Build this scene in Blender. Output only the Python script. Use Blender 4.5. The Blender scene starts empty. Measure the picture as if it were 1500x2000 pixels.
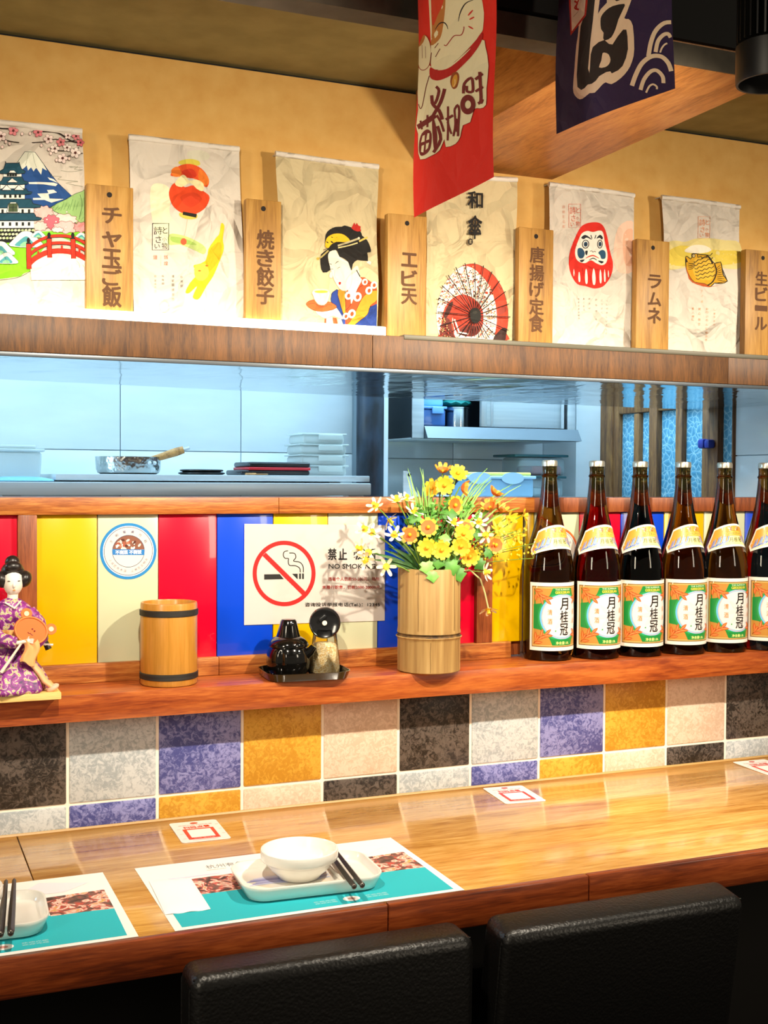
import bpy, bmesh, math, random
import numpy as np
from mathutils import Vector, Matrix
from mathutils.geometry import tessellate_polygon
random.seed(7)
S = bpy.context.scene
COL = S.collection
PI = math.pi

# ------------------------------------------------------------------ camera
cam = bpy.data.cameras.new('camera')
cam.sensor_fit = 'VERTICAL'; cam.sensor_height = 24.0
cam.lens = 24.0 * 2330.5467 / 2000.0
cam.clip_start = 0.02
camo = bpy.data.objects.new('camera', cam); COL.objects.link(camo)
YAW, PIT, ROL = 0.399029938, 0.0265947635, 0.00600974653
_cy, _sy, _cp, _sp = math.cos(YAW), math.sin(YAW), math.cos(PIT), math.sin(PIT)
_fw = Vector((_sy*_cp, _cy*_cp, -_sp)); _rt = Vector((_cy, -_sy, 0)); _up = _rt.cross(_fw)
_r = _rt*math.cos(ROL) + _up*math.sin(ROL); _u = -_rt*math.sin(ROL) + _up*math.cos(ROL)
camo.matrix_world = Matrix(((_r.x, _u.x, -_fw.x, 0), (_r.y, _u.y, -_fw.y, -2.1), (_r.z, _u.z, -_fw.z, 1.36), (0, 0, 0, 1)))
S.camera = camo

# ------------------------------------------------------------------ world, exposure, room lights
S.view_settings.view_transform = 'Standard'; S.view_settings.look = 'None'
S.view_settings.gamma = 1.0; S.view_settings.use_curve_mapping = False
S.view_settings.exposure = 0.0
w = bpy.data.worlds.new('world'); S.world = w; w.use_nodes = True
w.node_tree.nodes['Background'].inputs[0].default_value = (1.0, 0.86, 0.66, 1)
w.node_tree.nodes['Background'].inputs[1].default_value = 0.15

def area(name, loc, target, sx, sy, power, col):
    l = bpy.data.lights.new(name, 'AREA'); l.shape = 'RECTANGLE'; l.size = sx; l.size_y = sy
    l.energy = power; l.color = col
    o = bpy.data.objects.new(name, l); COL.objects.link(o); o.location = loc
    o.rotation_euler = (Vector(target) - Vector(loc)).to_track_quat('-Z', 'Y').to_euler()
    return o
def spot(name, loc, target, power, size, blend, radius, col, parent=None):
    l = bpy.data.lights.new(name, 'SPOT'); l.energy = power; l.spot_size = math.radians(size); l.spot_blend = blend
    l.shadow_soft_size = radius; l.color = col
    o = bpy.data.objects.new(name, l); COL.objects.link(o); o.location = loc
    o.rotation_euler = (Vector(target) - Vector(loc)).to_track_quat('-Z', 'Y').to_euler()
    return o
WARM = (1.0, 0.86, 0.66)
# unseen fills added to brighten the wall, and the cool tubes over the kitchen
area('room_fill', (-1.7, -2.3, 2.0), (0.6, -0.4, 1.7), 0.35, 1.0, 30, WARM)
area('room_fill', (2.6, -3.0, 1.95), (1.3, 0, 1.7), 0.35, 1.0, 15, WARM)
area('kitchen_tube', (0.35, 0.75, 2.35), (0.35, 0.80, 0), 1.3, 0.25, 5, (0.52, 0.80, 1.0))
area('kitchen_tube', (1.0, 0.28, 2.35), (1.2, 0.9, 1.3), 1.6, 0.2, 11, (0.52, 0.80, 1.0))
area('kitchen_tube', (1.65, 0.85, 2.35), (1.7, 0.95, 0), 0.7, 0.25, 22, (0.52, 0.80, 1.0))
area('kitchen_fill', (-1.05, 0.42, 1.42), (1.6, 0.62, 1.42), 0.5, 0.55, 22, (0.52, 0.80, 1.0))  # unseen side fill, added to light the space under the soffit
# track spots aimed at the ledge, the wall and the counter (their housings are built further down)
SPOTS = [((0.27, -0.90, 1.93), (0.34, 0.0, 1.00), 40),
         ((1.062, -0.86, 1.875), (0.98, 0.0, 0.97), 48), ((1.85, -0.90, 1.93), (1.75, 0.0, 1.00), 36)]
for p, t, e in SPOTS:
    spot('spot_beam', (p[0], p[1], p[2] - 0.05), t, e, 100, 0.7, 0.016, (1.0, 0.88, 0.70))
    spot('spot_spill', (p[0], p[1], p[2] - 0.05), (t[0], 0.0, 1.52), e*0.42, 122, 0.9, 0.016, (1.0, 0.88, 0.70))
spot('counter_beam', (1.075, -0.86, 1.82), (1.40, -0.27, 0.75), 60, 36, 0.9, 0.018, (1.0, 0.88, 0.70))

# ------------------------------------------------------------------ helpers
def lin(c):
    c = c / 255.0
    return c / 12.92 if c <= 0.04045 else ((c + 0.055) / 1.055) ** 2.4
def rgb(h):
    h = h.lstrip('#')
    return (lin(int(h[0:2], 16)), lin(int(h[2:4], 16)), lin(int(h[4:6], 16)), 1)
MATS = {}
class NT:
    def __init__(s, name):
        s.m = bpy.data.materials.new(name); s.m.use_nodes = True
        s.t = s.m.node_tree; s.b = s.t.nodes['Principled BSDF']
        s.out = s.t.nodes['Material Output']
    def n(s, typ, **kw):
        o = s.t.nodes.new(typ)
        for k, v in kw.items():
            if k.startswith('i_'): o.inputs[k[2:].replace('_', ' ')].default_value = v
            else: setattr(o, k, v)
        return o
    def l(s, a, b): s.t.links.new(a, b)
    def coord(s, scale=(1, 1, 1), kind='Object'):
        tc = s.n('ShaderNodeTexCoord'); mp = s.n('ShaderNodeMapping'); mp.inputs['Scale'].default_value = scale
        s.l(tc.outputs[kind], mp.inputs[0]); return mp.outputs[0]
    def ramp(s, fac, stops):
        r = s.n('ShaderNodeValToRGB'); e = r.color_ramp.elements
        while len(e) < len(stops): e.new(0.5)
        for i, (p, c) in enumerate(stops):
            e[i].position = p; e[i].color = rgb(c) if isinstance(c, str) else c
        s.l(fac, r.inputs[0]); return r.outputs[0]
    def bump(s, h, strength, dist=0.001):
        b = s.n('ShaderNodeBump'); b.inputs['Strength'].default_value = strength; b.inputs['Distance'].default_value = dist
        s.l(h, b.inputs['Height']); s.l(b.outputs[0], s.b.inputs['Normal']); return b
def pset(b, **kw):
    for k, v in kw.items(): b.inputs[k.replace('_', ' ')].default_value = v
def mat(name, col, rough=0.5, metal=0.0, **kw):
    if name in MATS: return MATS[name]
    t = NT(name); pset(t.b, Base_Color=rgb(col), Roughness=rough, Metallic=metal, **kw)
    MATS[name] = t.m; return t.m
def noisy(name, c1, c2, scale=8, rough=0.5, stretch=(1, 1, 1), bump=0.0, detail=4, lo=0.35, hi=0.65, dist=0.001, metal=0.0, **kw):
    if name in MATS: return MATS[name]
    t = NT(name); v = t.coord(stretch)
    n = t.n('ShaderNodeTexNoise'); n.inputs['Scale'].default_value = scale; n.inputs['Detail'].default_value = detail
    t.l(v, n.inputs['Vector'])
    t.l(t.ramp(n.outputs[0], [(lo, c1), (hi, c2)]), t.b.inputs['Base Color'])
    pset(t.b, Roughness=rough, Metallic=metal, **kw)
    if bump: t.bump(n.outputs[0], bump, dist)
    MATS[name] = t.m; return t.m
def wood(name, c1, c2, c3, stretch=(1, 12, 12), scale=4, rough=0.4, bump=0.15, **kw):
    if name in MATS: return MATS[name]
    t = NT(name); v = t.coord(stretch)
    n = t.n('ShaderNodeTexNoise'); pset(n, Scale=scale, Detail=6, Roughness=0.62, Distortion=0.9); t.l(v, n.inputs['Vector'])
    v2 = t.coord(tuple(a*5 for a in stretch))
    n2 = t.n('ShaderNodeTexNoise'); pset(n2, Scale=scale*1.6, Detail=3, Distortion=0.3); t.l(v2, n2.inputs['Vector'])
    mx = t.n('ShaderNodeMath', operation='MULTIPLY_ADD'); t.l(n2.outputs[0], mx.inputs[0]); mx.inputs[1].default_value = 0.45
    sb = t.n('ShaderNodeMath', operation='SUBTRACT'); t.l(n.outputs[0], sb.inputs[0]); sb.inputs[1].default_value = 0.22
    t.l(sb.outputs[0], mx.inputs[2])
    t.l(t.ramp(mx.outputs[0], [(0.32, c1), (0.5, c2), (0.68, c3)]), t.b.inputs['Base Color'])
    pset(t.b, Roughness=rough, **kw)
    if bump: t.bump(n2.outputs[0], bump, 0.0006)
    MATS[name] = t.m; return t.m

class MB:
    """collects shapes, then becomes ONE mesh object"""
    def __init__(s): s.bm = bmesh.new()
    def _new(s, geom_verts, mi):
        for f in {f for v in geom_verts for f in v.link_faces}: f.material_index = mi
    def box(s, lo, hi, bev=0.0, seg=2, mi=0, M=None):
        r = bmesh.ops.create_cube(s.bm, size=1.0); vs = r['verts']
        for v in vs:
            v.co = Vector([lo[i] + (v.co[i] + 0.5)*(hi[i] - lo[i]) for i in range(3)])
        if bev > 0:
            es = list({e for v in vs for e in v.link_edges})
            rr = bmesh.ops.bevel(s.bm, geom=es, offset=bev, segments=seg, profile=0.5, affect='EDGES')
            vs = list({v for f in rr['faces'] for v in f.verts} | {v for v in vs if v.is_valid})
        s._new(vs, mi)
        if M is not None:
            for v in vs: v.co = M @ v.co
        return vs
    def lathe(s, prof, c=(0, 0, 0), n=32, mi=0, M=None, sx=1.0, sy=1.0, cap=True):
        rings = []
        for r, z in prof:
            if r <= 1e-6:
                rings.append([s.bm.verts.new((0, 0, z))])
            else:
                rings.append([s.bm.verts.new((r*sx*math.cos(2*PI*k/n), r*sy*math.sin(2*PI*k/n), z)) for k in range(n)])
        fs = []
        for a, b in zip(rings, rings[1:]):
            for k in range(n):
                k2 = (k + 1) % n
                if len(a) == 1 and len(b) == 1: continue
                if len(a) == 1: fs.append(s.bm.faces.new((a[0], b[k2], b[k])))
                elif len(b) == 1: fs.append(s.bm.faces.new((a[k], a[k2], b[0])))
                else: fs.append(s.bm.faces.new((a[k], a[k2], b[k2], b[k])))
        if cap:
            if len(rings[0]) > 1: fs.append(s.bm.faces.new(rings[0][::-1]))
            if len(rings[-1]) > 1: fs.append(s.bm.faces.new(rings[-1]))
        for f in fs: f.material_index = mi
        T = Matrix.Translation(c)
        if M is not None: T = T @ M
        for rg in rings:
            for v in rg: v.co = T @ v.co
        return fs
    def tube(s, pts, rad, n=8, mi=0, closed=False, flat=1.0, cap=True):
        pts = [Vector(p) for p in pts]; N = len(pts)
        rad = rad if isinstance(rad, (list, tuple)) else [rad]*N
        rings = []; prev = None
        for i, p in enumerate(pts):
            a = pts[i-1] if (i > 0 or closed) else p; b = pts[(i+1) % N] if (i < N-1 or closed) else p
            t = (b - a).normalized()
            if prev is None:
                prev = Vector((0, 0, 1)).cross(t)
                if prev.length < 1e-3: prev = Vector((1, 0, 0))
            x = (prev - t*prev.dot(t)).normalized(); y = t.cross(x); prev = x
            rings.append([s.bm.verts.new(p + (x*math.cos(2*PI*k/n) + y*math.sin(2*PI*k/n)*flat)*rad[i]) for k in range(n)])
        fs = []
        for i in range(N if closed else N-1):
            a, b = rings[i], rings[(i+1) % N]
            for k in range(n):
                fs.append(s.bm.faces.new((a[k], a[(k+1) % n], b[(k+1) % n], b[k])))
        if not closed and cap:
            fs.append(s.bm.faces.new(rings[0][::-1])); fs.append(s.bm.faces.new(rings[-1]))
        for f in fs: f.material_index = mi
    def prism(s, poly, fn, h0, h1, mi=0):
        """poly: 2D outline; fn(a,b,h)->3D"""
        A = [s.bm.verts.new(fn(a, b, h0)) for a, b in poly]; B = [s.bm.verts.new(fn(a, b, h1)) for a, b in poly]
        fs = [s.bm.faces.new(A[::-1]), s.bm.faces.new(B)]
        for i in range(len(poly)):
            j = (i+1) % len(poly); fs.append(s.bm.faces.new((A[i], A[j], B[j], B[i])))
        for f in fs: f.material_index = mi
    def grid(s, nu, nv, fn, mi=0, wrap=False):
        V = [[s.bm.verts.new(fn(i/nu, j/nv)) for j in range(nv+1)] for i in range(nu if wrap else nu+1)]
        for i in range(nu):
            for j in range(nv):
                a = V[i]; b = V[(i+1) % len(V)]
                f = s.bm.faces.new((a[j], b[j], b[j+1], a[j+1])); f.material_index = mi
    def ball(s, c, r, mi=0, M=None, u=20, v=14):
        rr = bmesh.ops.create_uvsphere(s.bm, u_segments=u, v_segments=v, radius=1.0)
        rx, ry, rz = r if isinstance(r, (list, tuple)) else (r, r, r)
        T = Matrix.Translation(c) @ (M if M is not None else Matrix()) @ Matrix.Diagonal((rx, ry, rz, 1))
        for x in rr['verts']: x.co = T @ x.co
        s._new(rr['verts'], mi); return rr['verts']
    def build(s, name, mats, parent=None, smooth=True, ang=40, loc=None, recalc=True):
        if recalc: bmesh.ops.recalc_face_normals(s.bm, faces=s.bm.faces[:])
        me = bpy.data.meshes.new(name); s.bm.to_mesh(me); s.bm.free()
        for m in (mats if isinstance(mats, (list, tuple)) else [mats]): me.materials.append(m)
        if smooth and len(me.polygons):
            me.polygons.foreach_set('use_smooth', [True]*len(me.polygons))
            me.set_sharp_from_angle(angle=math.radians(ang))
        o = bpy.data.objects.new(name, me); COL.objects.link(o)
        if parent is not None: adopt(o, parent)
        if loc is not None: o.location = loc
        return o
def wm(o):
    b = Matrix.LocRotScale(o.location, o.rotation_euler, o.scale)
    return wm(o.parent) @ o.matrix_parent_inverse @ b if o.parent else b
def adopt(o, parent):
    o.parent = parent; o.matrix_parent_inverse = wm(parent).inverted(); return o
def tag(o, label=None, cat=None, group=None, kind=None):
    if label: o['label'] = label
    if cat: o['category'] = cat
    if group: o['group'] = group
    if kind: o['kind'] = kind
    return o
def empty(name, loc=(0, 0, 0), rz=0.0, label=None, cat=None, group=None, kind=None):
    o = bpy.data.objects.new(name, None); COL.objects.link(o); o.location = loc; o.rotation_euler = (0, 0, rz)
    o.empty_display_size = 0.02
    return tag(o, label, cat, group, kind)
def copy_tree(o, parent=None):
    kids = list(o.children)
    c = o.copy(); COL.objects.link(c)
    if parent is not None: c.parent = parent
    for k in kids: copy_tree(k, c)
    return c
def boxobj(name, lo, hi, m, parent=None, bev=0.0, kind=None):
    b = MB(); b.box(lo, hi, bev); o = b.build(name, m, parent)
    if kind: o['kind'] = kind
    return o

# ------------------------------------------------------------------ flat print: vector art laid on real surfaces
GL = {}
def glyph(ch, off):
    k = (ch, off)
    if k not in GL:
        cu = bpy.data.curves.new('g', 'FONT'); cu.body = ch; cu.size = 1.0; cu.offset = off; cu.resolution_u = 3
        ob = bpy.data.objects.new('g', cu); COL.objects.link(ob)
        dg = bpy.context.evaluated_depsgraph_get(); dg.update()
        me = ob.evaluated_get(dg).to_mesh()
        v = [(a.co.x, a.co.y) for a in me.vertices]; f = [tuple(p.vertices) for p in me.polygons]
        ob.evaluated_get(dg).to_mesh_clear()
        bpy.data.objects.remove(ob); bpy.data.curves.remove(cu)
        GL[k] = (v, f)
    return GL[k]
def smooth_pts(pts, closed=True, k=4):
    n = len(pts); out = []
    rng = range(n) if closed else range(n-1)
    for i in rng:
        if closed: p0, p1, p2, p3 = pts[i-1], pts[i], pts[(i+1) % n], pts[(i+2) % n]
        else: p0, p1, p2, p3 = pts[max(i-1, 0)], pts[i], pts[i+1], pts[min(i+2, n-1)]
        for j in range(k):
            t = j/k
            out.append(tuple(0.5*((2*p1[d]) + (-p0[d]+p2[d])*t + (2*p0[d]-5*p1[d]+4*p2[d]-p3[d])*t*t + (-p0[d]+3*p1[d]-3*p2[d]+p3[d])*t**3) for d in (0, 1)))
    if not closed: out.append(tuple(pts[-1]))
    return out
def homog(src, dst):
    A = []; b = []
    for (x, y), (X, Y) in zip(src, dst):
        A.append([x, y, 1, 0, 0, 0, -X*x, -X*y]); b.append(X)
        A.append([0, 0, 0, x, y, 1, -Y*x, -Y*y]); b.append(Y)
    h = np.linalg.solve(np.array(A, float), np.array(b, float))
    def f(p):
        d = h[6]*p[0] + h[7]*p[1] + 1
        return ((h[0]*p[0] + h[1]*p[1] + h[2])/d, (h[3]*p[0] + h[4]*p[1] + h[5])/d)
    return f
class Art:
    """drawing made of flat coloured outlines; tf maps drawing units to the sheet's own metres"""
    def __init__(s, tf=None, clip=None):
        s.tf = tf or (lambda p: p); s.v = []; s.f = []; s.fm = []; s.cols = []; s.lay = 0; s.layer_of = []; s.clip = clip
    def ci(s, c):
        if c not in s.cols: s.cols.append(c)
        return s.cols.index(c)
    def _add(s, vs, fs, c):
        s.lay += 1; b = len(s.v); m = s.ci(c)
        s.v += vs; s.layer_of += [s.lay]*len(vs)
        for f in fs: s.f.append(tuple(b+i for i in f)); s.fm.append(m)
    def poly(s, pts, c, sm=0, line=None, lw=3, holes=()):
        if sm: pts = smooth_pts(pts, True, sm)
        loops = [pts] + [list(h) for h in holes]
        tri = tessellate_polygon([[Vector((p[0], p[1], 0)) for p in L] for L in loops])
        allp = [p for L in loops for p in L]
        s._add([s.tf(p) for p in allp], [tuple(t) for t in tri], c)
        if line: s.line(list(pts) + [pts[0]], lw, line)
    def line(s, pts, wd, c, sm=0, taper=False):
        if sm: pts = smooth_pts(pts, False, sm)
        n = len(pts)
        if n < 2: return
        vs = []; fs = []
        for i, p in enumerate(pts):
            a = pts[max(i-1, 0)]; b = pts[min(i+1, n-1)]
            dx, dy = b[0]-a[0], b[1]-a[1]; L = math.hypot(dx, dy) or 1
            h = wd/2
            if taper: h *= (0.25 + 0.75*math.sin(PI*(i+0.5)/n))
            nx, ny = -dy/L*h, dx/L*h
            vs += [s.tf((p[0]+nx, p[1]+ny)), s.tf((p[0]-nx, p[1]-ny))]
        for i in range(n-1): fs.append((2*i, 2*i+1, 2*i+3, 2*i+2))
        s._add(vs, fs, c)
    def ell(s, cx, cy, rx, ry, c, rot=0.0, n=20, line=None, lw=2, a0=0, a1=2*PI):
        pts = []
        for k in range(n):
            a = 2*PI*k/n; x, y = rx*math.cos(a), ry*math.sin(a)
            pts.append((cx + x*math.cos(rot) - y*math.sin(rot), cy + x*math.sin(rot) + y*math.cos(rot)))
        s.poly(pts, c, line=line, lw=lw)
    def ring(s, cx, cy, r0, r1, c, n=40, a0=0.0, a1=2*PI, sy=1.0):
        vs = []; fs = []
        for k in range(n+1):
            a = a0 + (a1-a0)*k/n
            vs += [s.tf((cx + r0*math.cos(a), cy + r0*math.sin(a)*sy)), s.tf((cx + r1*math.cos(a), cy + r1*math.sin(a)*sy))]
        for k in range(n): fs.append((2*k, 2*k+1, 2*k+3, 2*k+2))
        s._add(vs, fs, c)
    def text(s, st, cx, cy, w, h, c, bold=0.0, rot=0.0, skew=0.0, flip=-1):
        """one string squeezed to a w x h box around (cx, cy); flip=-1 for drawings whose y runs down"""
        v, f = glyph(st, 0.0)
        if not v: return
        x0, x1 = min(p[0] for p in v), max(p[0] for p in v); y0, y1 = min(p[1] for p in v), max(p[1] for p in v)
        sh = [(0, 0)] + ([(bold*math.cos(2*PI*k/6), bold*math.sin(2*PI*k/6)) for k in range(6)] if bold > 0.006 else [])
        for (ox, oy) in sh:                      # heavier strokes: shifted copies, each a hair above the last
          out = []
          for x, y in v:
            x += ox; y += oy
            a = ((x-x0)/max(x1-x0, 1e-6) - 0.5)*w; b = ((y-y0)/max(y1-y0, 1e-6) - 0.5)*h*flip
            a, b = a + skew*b, b
            out.append(s.tf((cx + a*math.cos(rot) - b*math.sin(rot), cy + a*math.sin(rot) + b*math.cos(rot))))
          s._add(out, f, c)
    def column(s, st, x, ys, w, h, c, bold=0.0, xs=None, flip=-1):
        for i, ch in enumerate(st):
            hh = h[i] if isinstance(h, (list, tuple)) else h; ww = w[i] if isinstance(w, (list, tuple)) else w
            s.text(ch, xs[i] if xs else x, ys[i], ww, hh, c, bold, flip=flip)
    def build(s, name, fn, parent, mf, cell=None, eps=1.5e-5, base=4e-4, box=None):
        """fn(a, b, h) -> 3D point on the sheet lifted by h; cell: cut size so the print follows the cloth"""
        bm = bmesh.new(); lay = bm.verts.layers.float.new('l')
        V = []
        for (a, b), L in zip(s.v, s.layer_of):
            v = bm.verts.new((a, b, 0)); v[lay] = L; V.append(v)
        for f, m in zip(s.f, s.fm):
            try:
                q = bm.faces.new([V[i] for i in f]); q.material_index = m
            except ValueError: pass
        if box:
            a0, a1, b0, b1 = box
            for co, no in (((a0, 0, 0), (-1, 0, 0)), ((a1, 0, 0), (1, 0, 0)), ((0, b0, 0), (0, -1, 0)), ((0, b1, 0), (0, 1, 0))):
                bmesh.ops.bisect_plane(bm, geom=bm.verts[:]+bm.edges[:]+bm.faces[:], plane_co=co, plane_no=no, clear_outer=True)
        if cell and bm.verts:
            for d in (0, 1):
                lo = min(v.co[d] for v in bm.verts); hi = max(v.co[d] for v in bm.verts)
                k = math.ceil(lo/cell[d])
                while k*cell[d] < hi:
                    co = [0, 0, 0]; no = [0, 0, 0]; co[d] = k*cell[d]; no[d] = 1
                    bmesh.ops.bisect_plane(bm, geom=bm.verts[:]+bm.edges[:]+bm.faces[:], plane_co=co, plane_no=no)
                    k += 1
        for v in bm.verts:
            v.co = fn(v.co.x, v.co.y, base + eps*v[lay])
        me = bpy.data.meshes.new(name); bm.to_mesh(me); bm.free()
        for c in s.cols: me.materials.append(mf(c))
        o = bpy.data.objects.new(name, me); COL.objects.link(o)
        if parent is not None: adopt(o, parent)
        return o
def ink(c): return mat('ink_' + c.lstrip('#'), c, 0.75)
def paper_ink(c): return mat('gloss_ink_' + c.lstrip('#'), c, 0.35)

# ------------------------------------------------------------------ materials of the place
M_plaster = noisy('ochre_plaster', '#D3A052', '#DFB164', 26, 0.85, bump=0.5, lo=0.3, hi=0.7, dist=0.002)
M_olive = noisy('olive_board', '#857848', '#948654', 18, 0.8, bump=0.1)
M_black = mat('black_void', '#0E0D0B', 0.8)
M_band = noisy('grey_band', '#4F483C', '#5C5446', 30, 0.8)
M_beam = wood('beam_wood', '#A5672C', '#C98440', '#D8974F', (7, 1, 7), 5, 0.45, 0.1)
M_fascia = wood('fascia_wood', '#432710', '#5C3915', '#6F461D', (9, 9, 1), 8, 0.55, 0.15)
M_ledge = wood('ledge_wood', '#7F3414', '#A4501F', '#BE6A2E', (1, 9, 11), 4, 0.35, 0.12, Coat_Weight=0.25, Coat_Roughness=0.2)
M_trim = wood('trim_wood', '#7A3D17', '#A85F26', '#C48340', (1, 10, 14), 5, 0.4, 0.15)
M_post = wood('post_wood', '#6E3317', '#8C4822', '#A0582C', (12, 12, 1), 5, 0.4, 0.15)
M_counter = wood('counter_laminate', '#A67030', '#C49149', '#D6A862', (0.9, 9, 9), 4, 0.22, 0.05, Coat_Weight=0.6, Coat_Roughness=0.07)
M_edge = wood('counter_edge_wood', '#54200C', '#7A3413', '#97491F', (0.8, 9, 11), 4, 0.33, 0.08, Coat_Weight=0.35, Coat_Roughness=0.2)
M_grout = mat('grout', '#F6ECDC', 0.8)
M_white = mat('white_paint', '#E9EEF0', 0.6)
M_ktile = noisy('kitchen_tile', '#D7DFE2', '#E2E9EC', 3, 0.12, (1, 1, 4))
M_kgrout = mat('kitchen_grout', '#9FB0BA', 0.8)
M_steel = noisy('brushed_steel', '#C2CBCF', '#D3DADD', 6, 0.38, (0.5, 1, 14), metal=0.25)
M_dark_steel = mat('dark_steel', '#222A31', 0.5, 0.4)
M_floor = mat('dark_floor', '#1A1512', 0.7)

# ------------------------------------------------------------------ the setting
def slab(name, lo, hi, m, bev=0.0): return boxobj(name, lo, hi, m, None, bev, 'structure')
slab('floor', (-2.5, -5.0, -0.05), (4.5, 2.2, 0.0), M_floor)
slab('ceiling', (-2.5, -5.0, 2.75), (4.5, -0.66, 2.8), M_black)
slab('wall_upper', (-1.2, 0.0, 1.627), (3.4, 0.05, 2.098), M_plaster)
slab('trim_1', (-1.2, 0.012, 2.098), (3.4, 0.05, 2.135), M_black)              # black strip painted in for the shadow gap over the plaster
slab('trim_2', (-1.2, -0.60, 2.105), (3.4, 0.012, 2.15), M_olive)              # olive soffit
b = MB(); b.box((-1.2, -0.648, 1.968), (3.4, -0.605, 2.0)); b.box((-1.2, -0.64, 2.0), (3.4, -0.605, 2.105))
o = b.build('trim_3', [M_band]); o['kind'] = 'structure'
slab('trim_4', (-1.2, -0.655, 2.003), (3.4, -0.641, 2.75), M_black)
slab('trim_5', (0.946, -0.646, 1.967), (1.25, 0.0, 2.105), M_beam, 0.002)      # boxed wooden beam
slab('wall_lower', (-1.2, 0.0025, 0.0), (3.4, 0.05, 0.955), M_grout)
slab('wall_behind_counter', (-1.2, -0.06, 0.0), (3.4, 0.0, 0.70), mat('dark_board', '#17130F', 0.7))
# glazed wall tiles, five colours repeating, set into the pale grout
TC = [('black', '#1E1916', '#5E544D'), ('grey', '#A0A9AF', '#C9CED0'), ('violet', '#454A8A', '#8B8DC4'), ('ochre', '#BE8722', '#D9A53C'), ('pink', '#D2B79F', '#E6CFBB')]
def tile_mat(nm, c1, c2):
    t = NT('glazed_' + nm); v = t.coord((1, 1, 1))
    n0 = t.n('ShaderNodeTexNoise'); pset(n0, Scale=95, Detail=5, Roughness=0.7, Distortion=1.3); t.l(v, n0.inputs['Vector'])
    n1 = t.n('ShaderNodeTexNoise'); pset(n1, Scale=9, Detail=2); t.l(v, n1.inputs['Vector'])
    ma = t.n('ShaderNodeMath', operation='MULTIPLY_ADD'); t.l(n1.outputs[0], ma.inputs[0]); ma.inputs[1].default_value = 0.5
    sb = t.n('ShaderNodeMath', operation='SUBTRACT'); t.l(n0.outputs[0], sb.inputs[0]); sb.inputs[1].default_value = 0.25
    t.l(sb.outputs[0], ma.inputs[2])
    t.l(t.ramp(ma.outputs[0], [(0.42, c1), (0.58, c2)]), t.b.inputs['Base Color'])
    pset(t.b, Roughness=0.38); t.bump(n0.outputs[0], 0.15, 0.001); return t.m
TM = [tile_mat(*c) for c in TC]
wl = bpy.data.objects['wall_lower']
TW, TX0 = 0.1560, 0.2953
for row, (z0, z1) in enumerate(((0.797, 0.9515), (0.7405, 0.7925))):
    for k in range(-8, 21):
        j = random.uniform(-0.0004, 0.0004)
        b = MB(); b.box((TX0 + TW*(k-1) + 0.0026, 0.0 + j, z0), (TX0 + TW*k - 0.0026, 0.011, z1), 0.0028, 2)
        b.build('tile', TM[(k + row) % 5], wl)

# ------------------------------------------------------------------ counter
ct = empty('bar_counter', (0.9, -0.26, 0.70), 0, 'long polished light wood bar counter with a dark wood front edge under the tiled wall', 'counter')
b = MB(); b.box((0.211, -0.526, 0.703), (3.4, 0.0, 0.751), 0.0015); b.build('counter_board', M_counter, ct)
b = MB(); b.box((-1.2, -0.526, 0.703), (0.2098, 0.0, 0.7508), 0.0015); b.build('counter_board', M_counter, ct)
for x0, x1 in ((-1.2, -0.25), (-0.249, 0.668), (0.669, 1.005), (1.006, 1.95), (1.951, 3.4)):
    b = MB(); b.box((x0, -0.541, 0.699), (x1, -0.526, 0.7515), 0.003); b.build('edge_strip', M_edge, ct)
b = MB(); b.tube([(-1.2, -0.001, 0.7515), (3.4, -0.001, 0.7515)], 0.0035, 6); b.build('sealant', mat('sealant', '#B9945A', 0.4), ct)

# ------------------------------------------------------------------ ledge, panel screen
lg = empty('wooden_ledge', (0.9, 0.0, 0.95), 0, 'reddish brown wooden ledge running above the coloured wall tiles', 'ledge')
b = MB(); b.box((-1.2, -0.065, 0.951), (3.4, 0.17, 0.997), 0.0015); b.build('ledge_board', M_ledge, lg)
sc_ = empty('panel_screen', (0.7, 0.05, 0.997), 0, 'wood framed low screen of glossy coloured panels behind the cup and vase', 'screen')
GLOSS = dict(Coat_Weight=0.5, Coat_Roughness=0.04)
P_red = mat('panel_red', '#D8002C', 0.25, **GLOSS); P_yel = mat('panel_yellow', '#E3B400', 0.25, **GLOSS)
P_blu = mat('panel_blue', '#0B46D8', 0.25, **GLOSS); P_wht = mat('panel_pale_green', '#D0D4B0', 0.25, **GLOSS)
def framed(name, lo, hi, m, par): 
    b = MB(); b.box(lo, hi, 0.0015); return b.build(name, m, par)
framed('top_rail', (-1.2, 0.046, 1.296), (0.69, 0.16, 1.3265), M_trim, sc_); framed('top_rail', (0.6905, 0.046, 1.296), (1.242, 0.16, 1.3265), M_trim, sc_)
framed('bottom_rail', (-1.2, 0.046, 0.9972), (0.575, 0.075, 1.031), M_trim, sc_); framed('bottom_rail', (0.5755, 0.0462, 0.9972), (1.19, 0.075, 1.031), M_trim, sc_)
framed('post', (0.218, 0.046, 1.031), (0.250, 0.075, 1.296), M_post, sc_); framed('post', (1.110, 0.046, 1.031), (1.146, 0.075, 1.296), M_post, sc_)
xs = [(-0.96, -0.854, P_yel), (-0.854, -0.747, P_wht), (-0.747, -0.64, P_red), (-0.64, -0.533, P_blu), (-0.533, -0.426, P_yel), (-0.426, -0.32, P_wht), (-0.32, -0.213, P_red), (-0.213, -0.106, P_blu), (-0.106, 0.0, P_yel), (0.0, 0.112, P_wht), (0.112, 0.219, P_red), (0.249, 0.3555, P_yel), (0.3555, 0.465, P_wht), (0.465, 0.574, P_red), (0.574, 0.683, P_blu), (0.683, 0.793, P_yel), (0.793, 0.898, P_wht), (0.898, 1.004, P_blu), (1.004, 1.111, P_red), (1.145, 1.2225, P_yel)]
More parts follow.
